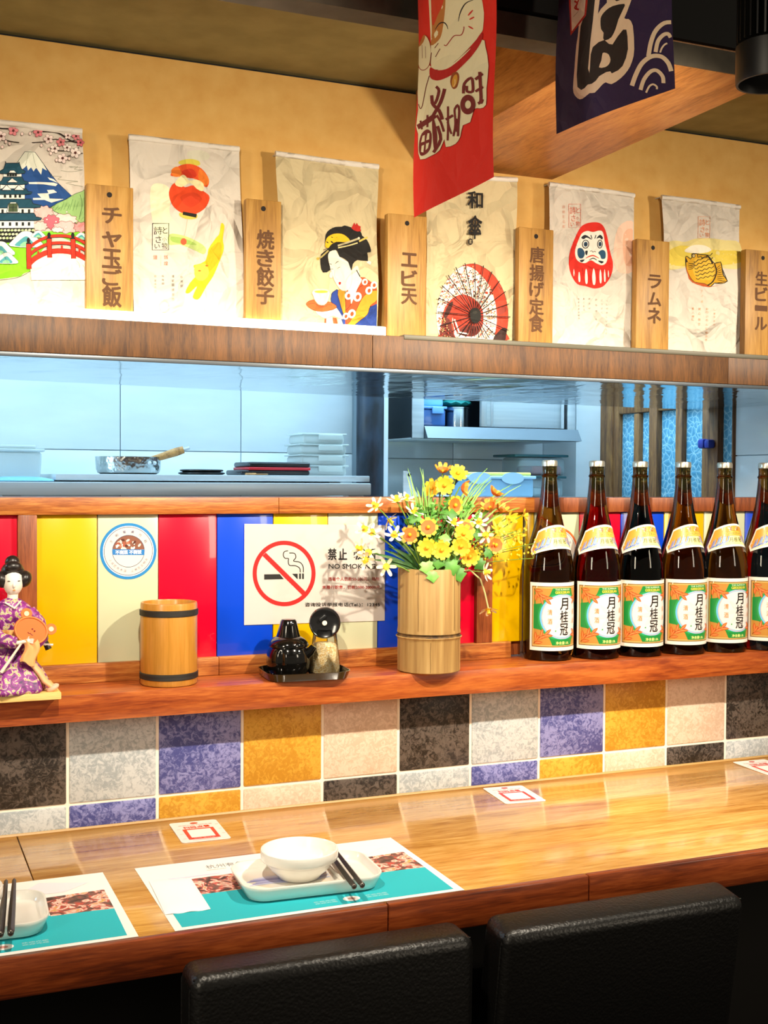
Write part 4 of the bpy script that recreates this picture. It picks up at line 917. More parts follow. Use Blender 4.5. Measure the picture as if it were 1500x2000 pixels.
# ------------------------------------------------------------------ kimono doll on its board
DX, DY, DZ = 0.199, -0.040, 1.0085
dl = empty('kimono_doll', (DX, DY, ZL), 0, 'kneeling doll in a purple flowered kimono on a thin pale wooden base', 'doll')
def hs(b):
    o = D(0.002, 0, 0.157)
    for v in b.bm.verts:
        if v.co.z > o.z - 0.006: v.co = o + (v.co - o)*1.17
def D(x, y, z): return Vector((DX + x, DY + y, DZ + z))
b = MB(); b.box((0.03, -0.097, ZL), (0.2715, 0.036, DZ), 0.001); b.build('base_board', wood('pale_board', '#D9AF5E', '#E8C478', '#F0D38C', (1, 10, 10), 4, 0.5, 0.05), dl)
t = NT('brocade'); v = t.coord((1, 1, 1)); n1 = t.n('ShaderNodeTexNoise'); pset(n1, Scale=75, Detail=2, Distortion=1.4); t.l(v, n1.inputs['Vector'])
t.l(t.ramp(n1.outputs[0], [(0.30, '#3E1C52'), (0.42, '#7A2478'), (0.54, '#9A3494'), (0.57, '#E0D0B4'), (0.61, '#8A9A34'), (0.65, '#E0D0B4'), (0.70, '#C8582C')]), t.b.inputs['Base Color']); pset(t.b, Roughness=0.45)
M_bro = t.m; M_skin = mat('doll_white', '#F8EBDD', 0.4); M_hair = noisy('doll_hair', '#14100F', '#2A211E', 90, 0.35, (6, 6, 1)); M_peach = mat('peach_silk', '#EFB583', 0.5); M_fan = mat('fan_orange', '#E8722F', 0.5)
b = MB()                                                          # body: torso, shoulders, lap and spreading skirt as one surface
def body(u, v):
    a = 2*PI*u
    P_ = [(0.000, 0.058, 0.050), (0.004, 0.062, 0.054), (0.016, 0.060, 0.052), (0.034, 0.052, 0.045), (0.052, 0.038, 0.034), (0.068, 0.027, 0.023), (0.088, 0.024, 0.019), (0.106, 0.028, 0.021), (0.124, 0.034, 0.022), (0.138, 0.031, 0.020), (0.147, 0.020, 0.015), (0.153, 0.0085, 0.008)]
    f = v*(len(P_)-1); i = min(int(f), len(P_)-2); g = f - i
    z, rx, ry = [P_[i][k]*(1-g) + P_[i+1][k]*g for k in range(3)]
    fold = 1 + (0.07*math.sin(7*a + 1.0) + 0.04*math.sin(13*a))*max(0, 1 - z/0.06)
    return D(-0.006*(1 - z/0.15) + rx*fold*math.cos(a), ry*fold*math.sin(a) - 0.012*max(0, 1 - z/0.05), z)
b.grid(56, 44, body, wrap=True); b.build('kimono', M_bro, dl, ang=80)
b = MB(); b.lathe([(0.0265, 0.078), (0.0275, 0.082), (0.0275, 0.098), (0.0265, 0.102)], D(0, 0, 0), 36, sx=1.0, sy=0.84, cap=False); b.build('obi_sash', noisy('obi_gold', '#C8702C', '#F0CF7A', 110, 0.5), dl)
b = MB(); b.tube([D(0.001, 0, 0.147), D(0.002, -0.001, 0.160)], [0.0088, 0.0075], 16); b.ball(D(0.002, -0.002, 0.176), (0.0138, 0.0145, 0.0195), u=28, v=20)
b.ball(D(0.002, -0.0165, 0.1725), (0.0022, 0.0025, 0.0035)); b.ball(D(0.015, 0.001, 0.172), (0.002, 0.0035, 0.005)); b.ball(D(-0.0115, 0.001, 0.172), (0.002, 0.0035, 0.005)); hs(b); b.build('head', M_skin, dl, ang=80)
b = MB()
for s in (-1, 1): b.ball(D(0.002 + s*0.0062, -0.0148, 0.1782), (0.0028, 0.0007, 0.0007), M=Matrix.Rotation(-s*0.12, 4, 'Y'), u=10, v=8)
hs(b); b.build('eye', mat('eye_dark', '#3A1E18', 0.4), dl)
b = MB(); b.ball(D(0.0022, -0.0150, 0.1655), (0.0019, 0.0008, 0.0012), u=10, v=8); hs(b); b.build('mouth', mat('lip_coral', '#D98A4A', 0.4), dl)
b = MB(); b.ball(D(0.002, 0.004, 0.190), (0.0165, 0.0160, 0.015)); b.ball(D(0.002, 0.006, 0.2035), (0.0105, 0.010, 0.010)); b.ball(D(0.002, -0.0065, 0.1975), (0.012, 0.0085, 0.0085))
for s in (-1, 1): b.ball(D(0.002 + s*0.0155, 0.003, 0.1795), (0.0105, 0.014, 0.0125), M=Matrix.Rotation(s*0.5, 4, 'Y'))
b.ball(D(0.002, 0.015, 0.180), (0.013, 0.011, 0.014)); hs(b); b.build('hair', M_hair, dl, ang=80)
b = MB(); b.tube([D(-0.012, -0.016, 0.147), D(0.002, -0.0205, 0.137), D(0.013, -0.012, 0.148)], [0.003, 0.004, 0.003], 10, flat=0.5); b.build('collar', mat('collar_white', '#F3E7D6', 0.6), dl)
for s, pts in ((-1, [(-0.027, -0.004, 0.132), (-0.036, -0.016, 0.108), (-0.022, -0.034, 0.088), (0.004, -0.044, 0.083)]), (1, [(0.029, -0.004, 0.132), (0.043, -0.012, 0.112), (0.046, -0.024, 0.088), (0.034, -0.036, 0.078)])):
    b = MB(); b.tube([D(*p) for p in pts], [0.011, 0.0125, 0.0125, 0.010], 14, flat=0.8); b.build('sleeve', M_bro, dl, ang=80)
    b = MB(); e = D(*pts[-1]); b.tube([e, e + Vector((0.010*(-s) + 0.004, -0.006, 0.003))], [0.0035, 0.003], 10)
    b.ball(e + Vector((0.012*(-s)+0.005, -0.007, 0.004)), (0.0042, 0.0025, 0.0036))
    for k in range(4): b.tube([e + Vector((0.014*(-s)+0.005, -0.0085, 0.0062 - 0.0018*k)), e + Vector((0.018*(-s)+0.005, -0.0105, 0.0066 - 0.0021*k)), e + Vector((0.0205*(-s)+0.005 - 0.0005*k, -0.0102, 0.0058 - 0.0021*k))], [0.0009, 0.0009, 0.0007], 6)
    b.tube([e + Vector((0.011*(-s)+0.005, -0.0085, 0.007)), e + Vector((0.0125*(-s)+0.005, -0.0105, 0.0105))], [0.001, 0.0008], 6)
    b.build('hand', M_skin, dl, ang=80)
b = MB(); b.grid(16, 10, lambda u, v: D(0.012 + 0.024*u + 0.004*math.sin(5*v), -0.047 - 0.006*math.sin(PI*u) - 0.0025*math.sin(9*u), 0.086 - 0.034*v - 0.006*u*v + 0.003*math.sin(7*u))); b.build('silk_cloth', mat('pale_orange_silk', '#F3B070', 0.5), dl, ang=80)
b = MB(); pts = [(0.012, -0.030, 0.058), (0.027, -0.034, 0.049), (0.040, -0.036, 0.032), (0.048, -0.038, 0.018), (0.062, -0.040, 0.006)]
b.tube([D(*p) for p in pts], [0.005, 0.0095, 0.011, 0.011, 0.008], 16, flat=0.45); b.build('underskirt', M_peach, dl, ang=80)
b = MB(); b.ball(D(0.061, -0.042, 0.006), (0.011, 0.008, 0.0055), M=Matrix.Rotation(-0.5, 4, 'Y')); b.build('skirt_hem', mat('hem_pink', '#E6B49A', 0.5), dl)
b = MB(); b.tube([D(0.044, -0.010, 0.092), D(0.052, -0.010, 0.080), D(0.058, -0.012, 0.066)], [0.004, 0.009, 0.011], 12, flat=0.5); b.build('sash_bow', mat('black_sash', '#1C1513', 0.5), dl)
b = MB(); b.tube([D(0.045, -0.018, 0.076), D(0.064, -0.020, 0.074)], 0.002, 6); b.build('sash_cord', M_skin, dl)
b = MB(); b.tube([D(0.010, -0.047, 0.082), D(-0.004, -0.052, 0.063), D(-0.022, -0.056, 0.038)], [0.0018, 0.0022, 0.003], 8); b.build('folded_fan', mat('ivory_stick', '#E9D9C6', 0.5), dl)
# bear eared paddle held before her
fa = empty('bear_eared_paddle', (DX + 0.026, DY - 0.045, DZ + 0.07), 0, 'small orange round paddle with two bear ears held by the kimono doll', 'paddle')
FM = Matrix.Translation(D(0.0262, -0.0415, 0.102)) @ Matrix.Rotation(math.radians(22), 4, 'Y') @ Matrix.Rotation(math.radians(80), 4, 'X')
def disc(rx, ry, z0, z1, cx=0, cy=0, n=40):
    b = MB(); b.lathe([(0, z0), (1, z0), (1.04, z0*0.5+z1*0.5), (1, z1), (0.96, z1)], (0, 0, 0), n, sx=rx, sy=ry)
    for vtx in b.bm.verts: vtx.co = FM @ (vtx.co + Vector((cx, cy, 0)))
    return b
disc(0.0268, 0.0222, -0.002, 0.0015).build('paddle_face', M_fan, fa)
b = MB()
b.tube([FM @ Vector((0.0258*math.cos(2*PI*k/48), 0.0212*math.sin(2*PI*k/48), 0.0022)) for k in range(48)], 0.0013, 8, closed=True); b.build('paddle_rim', mat('rim_orange', '#F08A48', 0.5), fa)
for cx, cy in ((-0.0165, 0.0235), (0.0295, 0.0130)):
    disc(0.0090, 0.0090, -0.002, 0.0012, cx, cy, 24).build('ear', M_fan, fa)
    disc(0.0040, 0.0040, 0.001, 0.0022, cx, cy, 18).build('ear_spot', mat('cream_spot', '#F7E3B0', 0.5), fa)
b = MB()
for cx, cy in ((0.001, 0.003), (0.0055, 0.0012)): b.lathe([(0, 0), (0.0015, 0), (0.0013, 0.0012), (0, 0.0014)], (0, 0, 0), 12, M=FM @ Matrix.Translation((cx, cy, 0.0012)))
b.tube([FM @ Vector(p) for p in ((-0.004, -0.004, 0.002), (-0.002, -0.0055, 0.002), (0.0005, -0.0045, 0.002), (0.003, -0.0062, 0.002), (0.0055, -0.0060, 0.002))], 0.0006, 6); b.build('face_dots', mat('fan_brown', '#7A2614', 0.5), fa)
b = MB(); b.tube([FM @ Vector((0.006, -0.021, 0)), FM @ Vector((0.010, -0.040, 0))], 0.002, 8); b.build('handle', M_fan, fa)

# ------------------------------------------------------------------ placemats, dishes, chopsticks, cards on the counter
ZC = 0.7513
M_paper = mat('white_paper', '#F4F1EC', 0.6)
t = NT('food_photo'); v = t.coord((1, 1, 1)); nz = t.n('ShaderNodeTexNoise'); pset(nz, Scale=42, Detail=3, Distortion=1.6); t.l(v, nz.inputs['Vector'])
t.l(t.ramp(nz.outputs[0], [(0.36, '#4A3632'), (0.46, '#7A5A50'), (0.52, '#C8483A'), (0.57, '#F0DCCB'), (0.64, '#E8907A'), (0.72, '#C7B24A')]), t.b.inputs['Base Color']); pset(t.b, Roughness=0.5); M_food = t.m
def pm_ink(c): return M_food if c == 'FOOD' else ink(c)
def flatz(x, y, h): return (x, y, h)
def placemat(cx, label, k):
    r = empty('placemat', (cx, -0.387, ZC), 0, label, 'placemat', 'paper placemats on the counter')
    b = MB(); b.box((-0.2175, -0.1395, 0), (0.2175, 0.1395, 0.0005)); o = b.build('sheet', M_paper, None); o.parent = r
    A = Art()
    A.poly([(-0.206, -0.1305), (0.204, -0.1305), (0.206, -0.024), (0.10, -0.018), (0, -0.012), (-0.10, -0.010), (-0.206, -0.012)], '#22B3C0')
    for x0, x1 in ((-0.206, -0.080), (-0.074, 0.055), (0.061, 0.112), (0.119, 0.206)):
        A.poly([(x0, -0.014 - max(0, x1)*0.04), (x1, -0.014 - max(0, x1)*0.04), (x1, 0.060), (x0, 0.055)], 'FOOD')
    A.poly([(0.08, 0.075), (0.15, 0.07), (0.19, 0.10), (0.12, 0.125)], '#E9E3EA'); A.poly([(-0.20, 0.066), (-0.10, 0.066), (-0.10, 0.071), (-0.20, 0.072)], '#D8D3E6')
    A.text('杭州有鱼', -0.082, 0.103, 0.062, 0.018, '#8A8A8C', 0.0, flip=1); A.text('HANGZHOU', -0.100, 0.088, 0.030, 0.004, '#D9A9A0', 0.0, flip=1)
    A.ell(0.048, -0.112, 0.013, 0.010, '#F3F1EE'); A.ell(0.048, -0.112, 0.006, 0.0045, '#D3958C')
    for s in (-1, 1):
        for q in (0, 1): A.text('欢迎光临', 0.048 + s*0.040, -0.108 - 0.007*q, 0.034, 0.0045, '#BFE6E8', 0.0, flip=1)
    o = A.build('print', lambda x, y, h: (x, y, h), None, pm_ink, base=0.0007, eps=1e-5); o.parent = r
    return r
placemat(0.5795, 'white and teal paper placemat under the whole dish and bowl in the middle', 0)
placemat(0.0955, 'white and teal paper placemat cut off by the left edge of the picture', 1)
b = MB(); q = [(-0.034, -0.072), (0.030, -0.075), (0.036, 0.066), (-0.026, 0.078)]
b.grid(14, 20, lambda u, v: ((q[0][0]*(1-u)+q[1][0]*u)*(1-v) + (q[3][0]*(1-u)+q[2][0]*u)*v, (q[0][1]*(1-u)+q[1][1]*u)*(1-v) + (q[3][1]*(1-u)+q[2][1]*u)*v, 0.0012 + 0.004*(1-abs(2*u-1)**4)*(1-abs(2*v-1)**6) + 0.0006*math.sin(14*u+3*v)))
o = b.build('paper_napkin', mat('napkin_white', '#FBF8F2', 0.8)); o.location = (0.3965, -0.392, ZC); tag(o, 'plain white folded paper napkin lying on the left side of the middle placemat', 'napkin')
M_ceram = mat('white_ceramic', '#F2EFE6', 0.18, 0.0, Coat_Weight=0.4, Coat_Roughness=0.05)
def setting(dx, which):
    r = empty('serving_dish', (0.586 + dx, -0.417, ZC + 0.0014), math.radians(-3), ['white rectangular two part ceramic dish with a blue brush stroke on the middle placemat', 'white rectangular ceramic dish half cut off by the left edge'][which], 'dish', 'white ceramic dishes')
    b = MB(); dish_mesh(b, [(0.186, 0.108, 0.022, 0.0), (0.196, 0.118, 0.026, 0.002), (0.210, 0.132, 0.032, 0.017), (0.214, 0.136, 0.034, 0.0215), (0.213, 0.135, 0.0335, 0.023), (0.208, 0.130, 0.031, 0.023), (0.200, 0.122, 0.028, 0.012), (0.192, 0.114, 0.024, 0.0105)])
    o = b.build('dish_body', M_ceram, None, ang=50); o.parent = r
    b = MB(); b.box((0.042, -0.058, 0.010), (0.0455, 0.058, 0.0175), 0.0015); o = b.build('divider', M_ceram, None); o.parent = r
    A = Art()
    for k in range(6):
        y = -0.012 + 0.0052*k; A.line([(-0.090 + 0.006*(k % 3), y), (-0.05, y + 0.003), (0.0, y - 0.002), (0.036 - 0.006*(k % 2), y + 0.003)], 0.0085, ['#C3C8E6', '#9AA0D2', '#B4BAE0', '#868DC8', '#A6ACD8', '#CDD1EA'][k], sm=5, taper=True)
    o = A.build('brush_stroke', flatz, None, paper_ink, base=0.0108, eps=1e-5); o.parent = r; o['label'] = 'blue grey brush stroke across the dish floor'
    w_ = empty('rice_bowl', (0.577 + dx, -0.412, ZC + 0.0125), 0, ['white ceramic bowl with a straight banded rim standing in the middle dish', 'white ceramic bowl at the left edge, mostly out of the picture'][which], 'bowl', 'white ceramic bowls')
    b = MB(); b.lathe([(0.0, 0.0006), (0.029, 0.0), (0.0315, 0.001), (0.034, 0.005), (0.043, 0.013), (0.0495, 0.022), (0.0515, 0.0255), (0.0565, 0.0275), (0.058, 0.030), (0.0585, 0.0405), (0.0578, 0.043), (0.0555, 0.0435), (0.054, 0.041), (0.0525, 0.030), (0.046, 0.016), (0.034, 0.006), (0, 0.004)], n=64)
    o = b.build('bowl_body', M_ceram, None, ang=50); o.parent = w_
    for j, x in enumerate((0.0, 0.0125)):
        b = MB(); p0 = Vector((0.6225 + dx + x, -0.521, ZC + 0.0265)); p1 = Vector((0.648 + dx + x*0.9, -0.318, ZC + 0.028))
        c = empty('chopstick', tuple(p0), 0, ['black square chopstick next to the bowl, left one of the middle pair', 'black square chopstick, right one of the middle pair', 'black chopstick at the left edge dish, left one of its pair', 'black chopstick at the left edge dish, right one of its pair'][which*2 + j], 'chopstick', 'black chopsticks')
        b.tube([p0, p0 + (p1-p0)*0.03, p0*0.5+p1*0.5, p1], [0.0040, 0.0047, 0.0042, 0.0028], 4); b.build('stick', mat('black_lacquer', '#1B1714', 0.3), c, smooth=False)
        b = MB(); b.ball(p0 - (p1-p0)*0.008, (0.0042, 0.0025, 0.0042), u=12, v=8); b.build('end_cap', mat('dark_steel_cap', '#6E6862', 0.25, 0.8), c)
setting(0.0, 0); setting(-0.4845, 1)
def card(x, y, rz, label):
    r = empty('table_card', (x, y, ZC), math.radians(rz), label, 'card', 'white and red cards stuck on the counter')
    b = MB(); b.prism(rrect(0.084, 0.120, 0.006), lambda a, c, h: (a, c, h), 0, 0.0006); o = b.build('card_sheet', mat('card_white', '#F3E6E0', 0.35), None); o.parent = r
    A = Art(); R = lambda x0, y0, x1, y1, c: A.poly([(x0, y0), (x1, y0), (x1, y1), (x0, y1)], c)
    A.ell(0, 0.048, 0.007, 0.005, '#C2402C'); A.text('欢迎光临 扫码点餐', 0, 0.037, 0.060, 0.005, '#D08070', 0.0, flip=1); A.text('扫码点餐', 0, 0.024, 0.046, 0.012, '#D4331E', 0.03, flip=1)
    R(-0.027, -0.046, 0.027, 0.015, '#D8361F'); R(-0.0205, -0.036, 0.0205, 0.009, '#F6EFEA')
    for k in range(6): A.line([(-0.036 + 0.07*(k % 2), -0.04 + 0.014*k), (-0.030 + 0.07*(k % 2), -0.039 + 0.014*k)], 0.0014, '#E2B5A8')
    A.text('微信 支付宝', 0, -0.041, 0.036, 0.0035, '#F2D8D0', 0.0, flip=1); A.line([(-0.022, -0.051), (0.022, -0.051)], 0.0015, '#E2B5A8')
    o = A.build('print', flatz, None, paper_ink, base=0.0008, eps=1e-5); o.parent = r
card(0.505, -0.089, -2, 'white and red table card at left, behind the middle placemat'); card(1.130, -0.078, -6, 'white and red table card in the middle of the counter by the tiles'); card(1.742, -0.080, -3, 'white and red table card cut by the right edge of the picture')

# ------------------------------------------------------------------ hanging cloth prints over the shelf
def cloth_mat(name, col, rough=0.85, crease=1.0):
    if name in MATS: return MATS[name]
    t = NT(name); v = t.coord((1, 1, 1))
    n0 = t.n('ShaderNodeTexNoise'); pset(n0, Scale=9, Detail=2); t.l(v, n0.inputs['Vector'])
    va = t.n('ShaderNodeVectorMath', operation='MULTIPLY_ADD'); t.l(n0.outputs['Color'], va.inputs[0]); va.inputs[1].default_value = (0.10, 0.10, 0.10); t.l(v, va.inputs[2])
    vo = t.n('ShaderNodeTexVoronoi', feature='DISTANCE_TO_EDGE'); vo.inputs['Scale'].default_value = 13; t.l(va.outputs[0], vo.inputs['Vector'])
    rp = t.n('ShaderNodeMapRange'); t.l(vo.outputs['Distance'], rp.inputs[0]); rp.inputs[1].default_value = 0.0; rp.inputs[2].default_value = 0.22
    n1 = t.n('ShaderNodeTexNoise'); pset(n1, Scale=16, Detail=3, Distortion=0.8); t.l(v, n1.inputs['Vector'])
    ma = t.n('ShaderNodeMath', operation='MULTIPLY_ADD'); t.l(n1.outputs[0], ma.inputs[0]); ma.inputs[1].default_value = 2.2; t.l(rp.outputs[0], ma.inputs[2])
    pset(t.b, Base_Color=rgb(col), Roughness=rough); t.bump(ma.outputs[0], 1.2*crease, 0.007)
    MATS[name] = t.m; return t.m
def cink(c): return cloth_mat('cloth_ink_' + c.lstrip('#'), c)
M_cloth = cloth_mat('natural_cloth', '#D8CDBE'); M_cloth2 = cloth_mat('cream_cloth', '#D0BE94'); M_hem = cloth_mat('hem_cloth', '#E6DDD0', crease=0.6)
BAGS = {}
def bag(key, src, dst, label, left=None, cloth=None, art=None, seed=0):
    H = homog(src, dst)
    TL, TR, BR, BL = [Vector((p[0], p[1])) for p in dst]
    if left is not None: TL = Vector((left[0], TL[1])); BL = Vector((left[1], BL[1]))
    BL = Vector((BL[0], 1.630)); BR = Vector((BR[0], 1.630))
    ph = seed*1.7
    def ysurf(x, z):
        return -0.031 + 0.0022*math.sin(21*x + 9*z + ph) + 0.0016*math.sin(33*z - 14*x + 2*ph) - 0.006*(1.95 - z)
    cxm = (TL[0] + TR[0])/2
    r = empty('hanging_cloth_print', (cxm, -0.03, 1.63), 0, label, 'cloth print', 'printed cloths hung over the shelf')
    def pt(u, v, h=0.0):
        p = (TL*(1-u) + TR*u)*v + (BL*(1-u) + BR*u)*(1-v)
        wob = 0.0012*math.sin(9*v + ph)*(1 if u > 0.5 else -1)*(abs(2*u-1)**3)
        return Vector((p[0] + wob, ysurf(p[0], p[1]) - h, p[1]))
    b = MB(); nu, nv = 20, 32
    b.grid(nu, nv, lambda u, v: pt(u, v)); b.build('cloth', cloth or M_cloth, r, ang=80, recalc=False)
    b = MB(); b.tube([pt(k/12, 1.0) + Vector((0, 0.0, -0.0055)) for k in range(13)], 0.0050, 10, flat=1.0); b.build('hem', M_hem, r, ang=80)
    b = MB()
    for u in (0.03, 0.97):
        p = pt(u, 1.0) + Vector((0, 0, -0.0035)); b.tube([p + Vector((0, -0.003, 0)), Vector((p.x, 0.001, p.z + 0.002))], 0.0012, 6)
    b.build('pin', M_steel, r)
    if art:
        A = Art(clip=None); art(A, H)
        x0, x1 = min(TL[0], BL[0]) + 0.001, max(TR[0], BR[0]) - 0.002
        A.build('printed_picture', lambda x, z, h: (x, ysurf(x, z) - h, z), r, cink, cell=(0.010, 0.010), box=(x0, x1, 1.631, 1.9375))
    return r
def setcrop(A, H, ox, oy, sc): A.tf = lambda p: H((ox + p[0]/sc, oy + p[1]/sc))

def sakura(A, x, y, r, c, core='#5A2A20'):
    for k in range(5):
        a = -PI/2 + 2*PI*k/5 + 0.3*math.sin(x); A.ell(x + r*0.55*math.cos(a), y + r*0.55*math.sin(a), r*0.52, r*0.40, c, rot=a, n=10, line='#33221E', lw=2.2)
    A.ell(x, y, r*0.28, r*0.28, core, n=8)
def art_castle(A, H):
    setcrop(A, H, 0, 220, 5)
    A.poly([(-300, 1180), (820, 1150), (820, 1300), (520, 1190), (300, 1500), (200, 1600), (-300, 1660)], '#7ECB2E')
    A.poly([(-300, 1200), (300, 1180), (320, 1540), (120, 1610), (-300, 1660)], '#86D41F'); A.line([(300, 1545), (200, 1600), (60, 1630), (-300, 1660)], 5, '#5E6A2A', sm=3)
    A.poly([(-60, 920), (160, 500), (240, 386), (340, 390), (460, 560), (560, 690), (700, 815), (480, 930)], '#1E4C8C', line='#1B2430', lw=5)
    A.poly([(160, 505), (240, 388), (340, 392), (455, 570), (410, 545), (398, 612), (352, 545), (325, 580), (300, 540), (270, 572), (258, 520), (215, 560)], '#E6E7D4', sm=2); A.line([(160, 500), (240, 386), (340, 390), (470, 575), (495, 635)], 5, '#1B2430')
    A.line([(275, 395), (262, 460), (248, 520)], 3, '#8A9078'); A.line([(318, 400), (330, 470), (352, 540)], 3, '#8A9078')
    for pts in ([(275, 685), (380, 682), (520, 688), (560, 700), (540, 722), (420, 705), (280, 702)], [(455, 760), (520, 757), (552, 782), (470, 800), (480, 842), (620, 846), (500, 882), (430, 856), (320, 856), (318, 838), (400, 836), (360, 796), (470, 790)], [(460, 635), (520, 655), (560, 690), (480, 660)]):
        A.poly(pts, '#F1EADC')
    for pts in ([(670, 530), (760, 528), (720, 555), (806, 560), (690, 580), (590, 570)], [(500, 625), (600, 630), (560, 655), (700, 668), (760, 675), (640, 690), (806, 722)], [(680, 538), (806, 535)]): A.line(pts, 4, '#8A8A72', sm=3)
    A.poly([(490, 930), (640, 850), (720, 800), (800, 770), (830, 780), (830, 1100), (760, 1090), (600, 1000)], '#9CC47A', sm=2, line='#2E3A26', lw=4)
    for k in range(9): A.line([(540 + k*28, 900 - k*9 + 20*(k % 3)), (500 + k*30, 950 + 10*(k % 2))], 5, '#5E8A4C', taper=True, sm=2)
    A.line([(780, 800), (800, 900), (770, 1040)], 5, '#4A6A3A', sm=3)
    for x, y, rx, ry, c in ((420, 975, 95, 62, '#F2C0B8'), (620, 1050, 130, 60, '#F4CFC6'), (500, 1070, 80, 68, '#E06A78'), (640, 1120, 125, 58, '#F0B9B4'), (390, 1110, 70, 45, '#F3C8C0'), (790, 1120, 70, 50, '#E89A98'), (560, 1145, 60, 25, '#F6DCD2')):
        pts = [(x + rx*(1+0.10*math.sin(9*a))*math.cos(a), y + ry*(1+0.12*math.sin(9*a))*math.sin(a)) for a in [2*PI*k/54 for k in range(54)]]
        A.poly(pts, c, line='#6A2A2E', lw=4)
    for k in range(9): A.ell(350 + (k*97) % 380, 960 + (k*53) % 180, 9, 8, '#FBE8E0', n=8, line='#7A3A3A', lw=2)
    # castle: walls, dark roofs, gables
    W = '#F5F1E6'; Rf = '#174B5E'; K = '#16202A'
    A.poly([(-200, 1130), (330, 1125), (330, 1250), (-200, 1290)], '#171A18')
    for k in range(46):
        x = -190 + (k % 16)*34 + (k//16)*11; y = 1150 + (k//16)*38; A.poly([(x-13, y-9), (x+8, y-13), (x+15, y+5), (x-4, y+12), (x-15, y+4)], '#DCE0B8' if k % 3 else '#B8C890')
    for x0, x1, y0, y1 in ((-90, 330, 1060, 1130), (-60, 325, 930, 1000), (-20, 238, 790, 850), (0, 236, 700, 760), (30, 206, 590, 640)): A.poly([(x0, y0), (x1, y0), (x1, y1), (x0, y1)], W, line=K, lw=5)
    def roof(xl, xr, yt, yb, xtl, xtr):
        A.poly([(xtl, yt), (xtr, yt), (xtr+18, yt+(yb-yt)*0.55), (xr+10, yb-18), (xr, yb), (xr-60, yb+6), (xl+60, yb+6), (xl, yb), (xl-10, yb-18), (xtl-18, yt+(yb-yt)*0.55)], Rf, line=K, lw=7)
    roof(-150, 395, 985, 1050, -60, 330); roof(-140, 390, 850, 930, -30, 300); roof(-60, 300, 750, 800, 5, 250); roof(-20, 262, 635, 705, 30, 210); roof(0, 235, 500, 600, 52, 186)
    A.line([(55, 500), (50, 482)], 9, K); A.line([(183, 505), (182, 488)], 9, K)
    for x, y in ((60, 735), (180, 735)): A.poly([(x-50, y+30), (x, y-25), (x+50, y+30)], W, line=K, lw=9)
    A.poly([(62, 690), (115, 645), (170, 690)], W, line=K, lw=8); A.poly([(80, 596), (96, 572), (136, 572), (152, 596)], W, line=K, lw=5)
    A.poly([(62, 980), (75, 905), (100, 880), (150, 880), (172, 905), (186, 980)], W, line=K, lw=5); A.poly([(80, 972), (80, 892), (168, 892), (168, 972)], '#4A5A3C', line=K, lw=4); A.line([(124, 892), (124, 972)], 4, K); A.line([(80, 930), (168, 930)], 4, K)
    for y, xs_ in ((1090, (-40, 25, 95, 160, 220, 280)), (965, (-30, 22, 217, 280)), (820, (45, 97, 147, 190)), (612, (75, 100, 125, 150))):
        for x in xs_: A.poly([(x-11, y-17), (x+11, y-17), (x+11, y+17), (x-11, y+17)], '#1B2220')
    # waves and pines
    for x, y, s in ((250, 1220, 1.15), (0, 1310, 1.0), (60, 1410, 0.8), (370, 1180, 0.5), (790, 1200, 0.5)):
        A.poly([(x-130*s, y+75*s), (x-110*s, y+20*s), (x-40*s, y-45*s), (x+30*s, y-50*s), (x+80*s, y-10*s), (x+140*s, y+80*s)], '#EEF0E2', sm=3, line='#39424A', lw=3)
        A.poly([(x-90*s, y+72*s), (x-60*s, y+30*s), (x, y-10*s), (x+40*s, y+20*s), (x+70*s, y+76*s)], '#4FA0A8', sm=3); A.poly([(x-50*s, y+74*s), (x-20*s, y+40*s), (x+20*s, y+40*s), (x+40*s, y+76*s)], '#8CCB9A', sm=3)
    # red arched bridge
    Rd = '#E2321C'; Ln = '#7A140C'
    A.poly([(290, 1500), (340, 1440), (440, 1390), (520, 1378), (640, 1380), (740, 1410), (830, 1460), (830, 1640), (300, 1640)], '#F1E8DA')
    arch = [(280, 0), (340, -55), (440, -105), (520, -122), (640, -122), (740, -98), (830, -50)]
    for off, wd in ((1480, 46), (1400, 26), (1330, 24)): A.line([(x, off + y) for x, y in arch], wd + 6, Ln, sm=4); A.line([(x, off + y) for x, y in arch], wd, Rd, sm=4)
    for x, y in ((370, 1385), (600, 1330), (770, 1350)): A.line([(x, y-30), (x, y+40)], 18, Rd)
    for x, y0, y1 in ((278, 1280, 1530), (478, 1230, 1420), (710, 1232, 1430)):
        A.poly([(x-24, y0), (x+20, y0), (x+24, y1), (x-20, y1)], Rd, line=Ln, lw=5); A.ell(x-4, y0-28, 17, 30, '#161616', n=14); A.poly([(x-26, y0-8), (x+20, y0-8), (x+20, y0+6), (x-26, y0+6)], '#161616')
    for a, bb in (((740, 1450), (770, 1520)), ((800, 1490), (815, 1560))): A.line([a, ((a[0]+bb[0])/2+12, (a[1]+bb[1])/2), bb], 4, '#C9A98A', sm=3)
    # blossom branches
    Bk = '#2A1A16'
    for pts, wd in (([(-120, 130), (0, 160), (80, 165)], 12), ([(0, 250), (90, 285), (185, 300)], 8), ([(415, 190), (560, 200), (690, 280), (810, 300)], 14), ([(310, 300), (440, 290), (540, 265), (640, 290), (740, 270)], 8), ([(560, 380), (660, 375), (770, 345)], 9), ([(600, 450), (700, 420), (805, 400)], 6), ([(330, 180), (300, 200)], 5)): A.line(pts, wd, Bk, sm=4, taper=False)
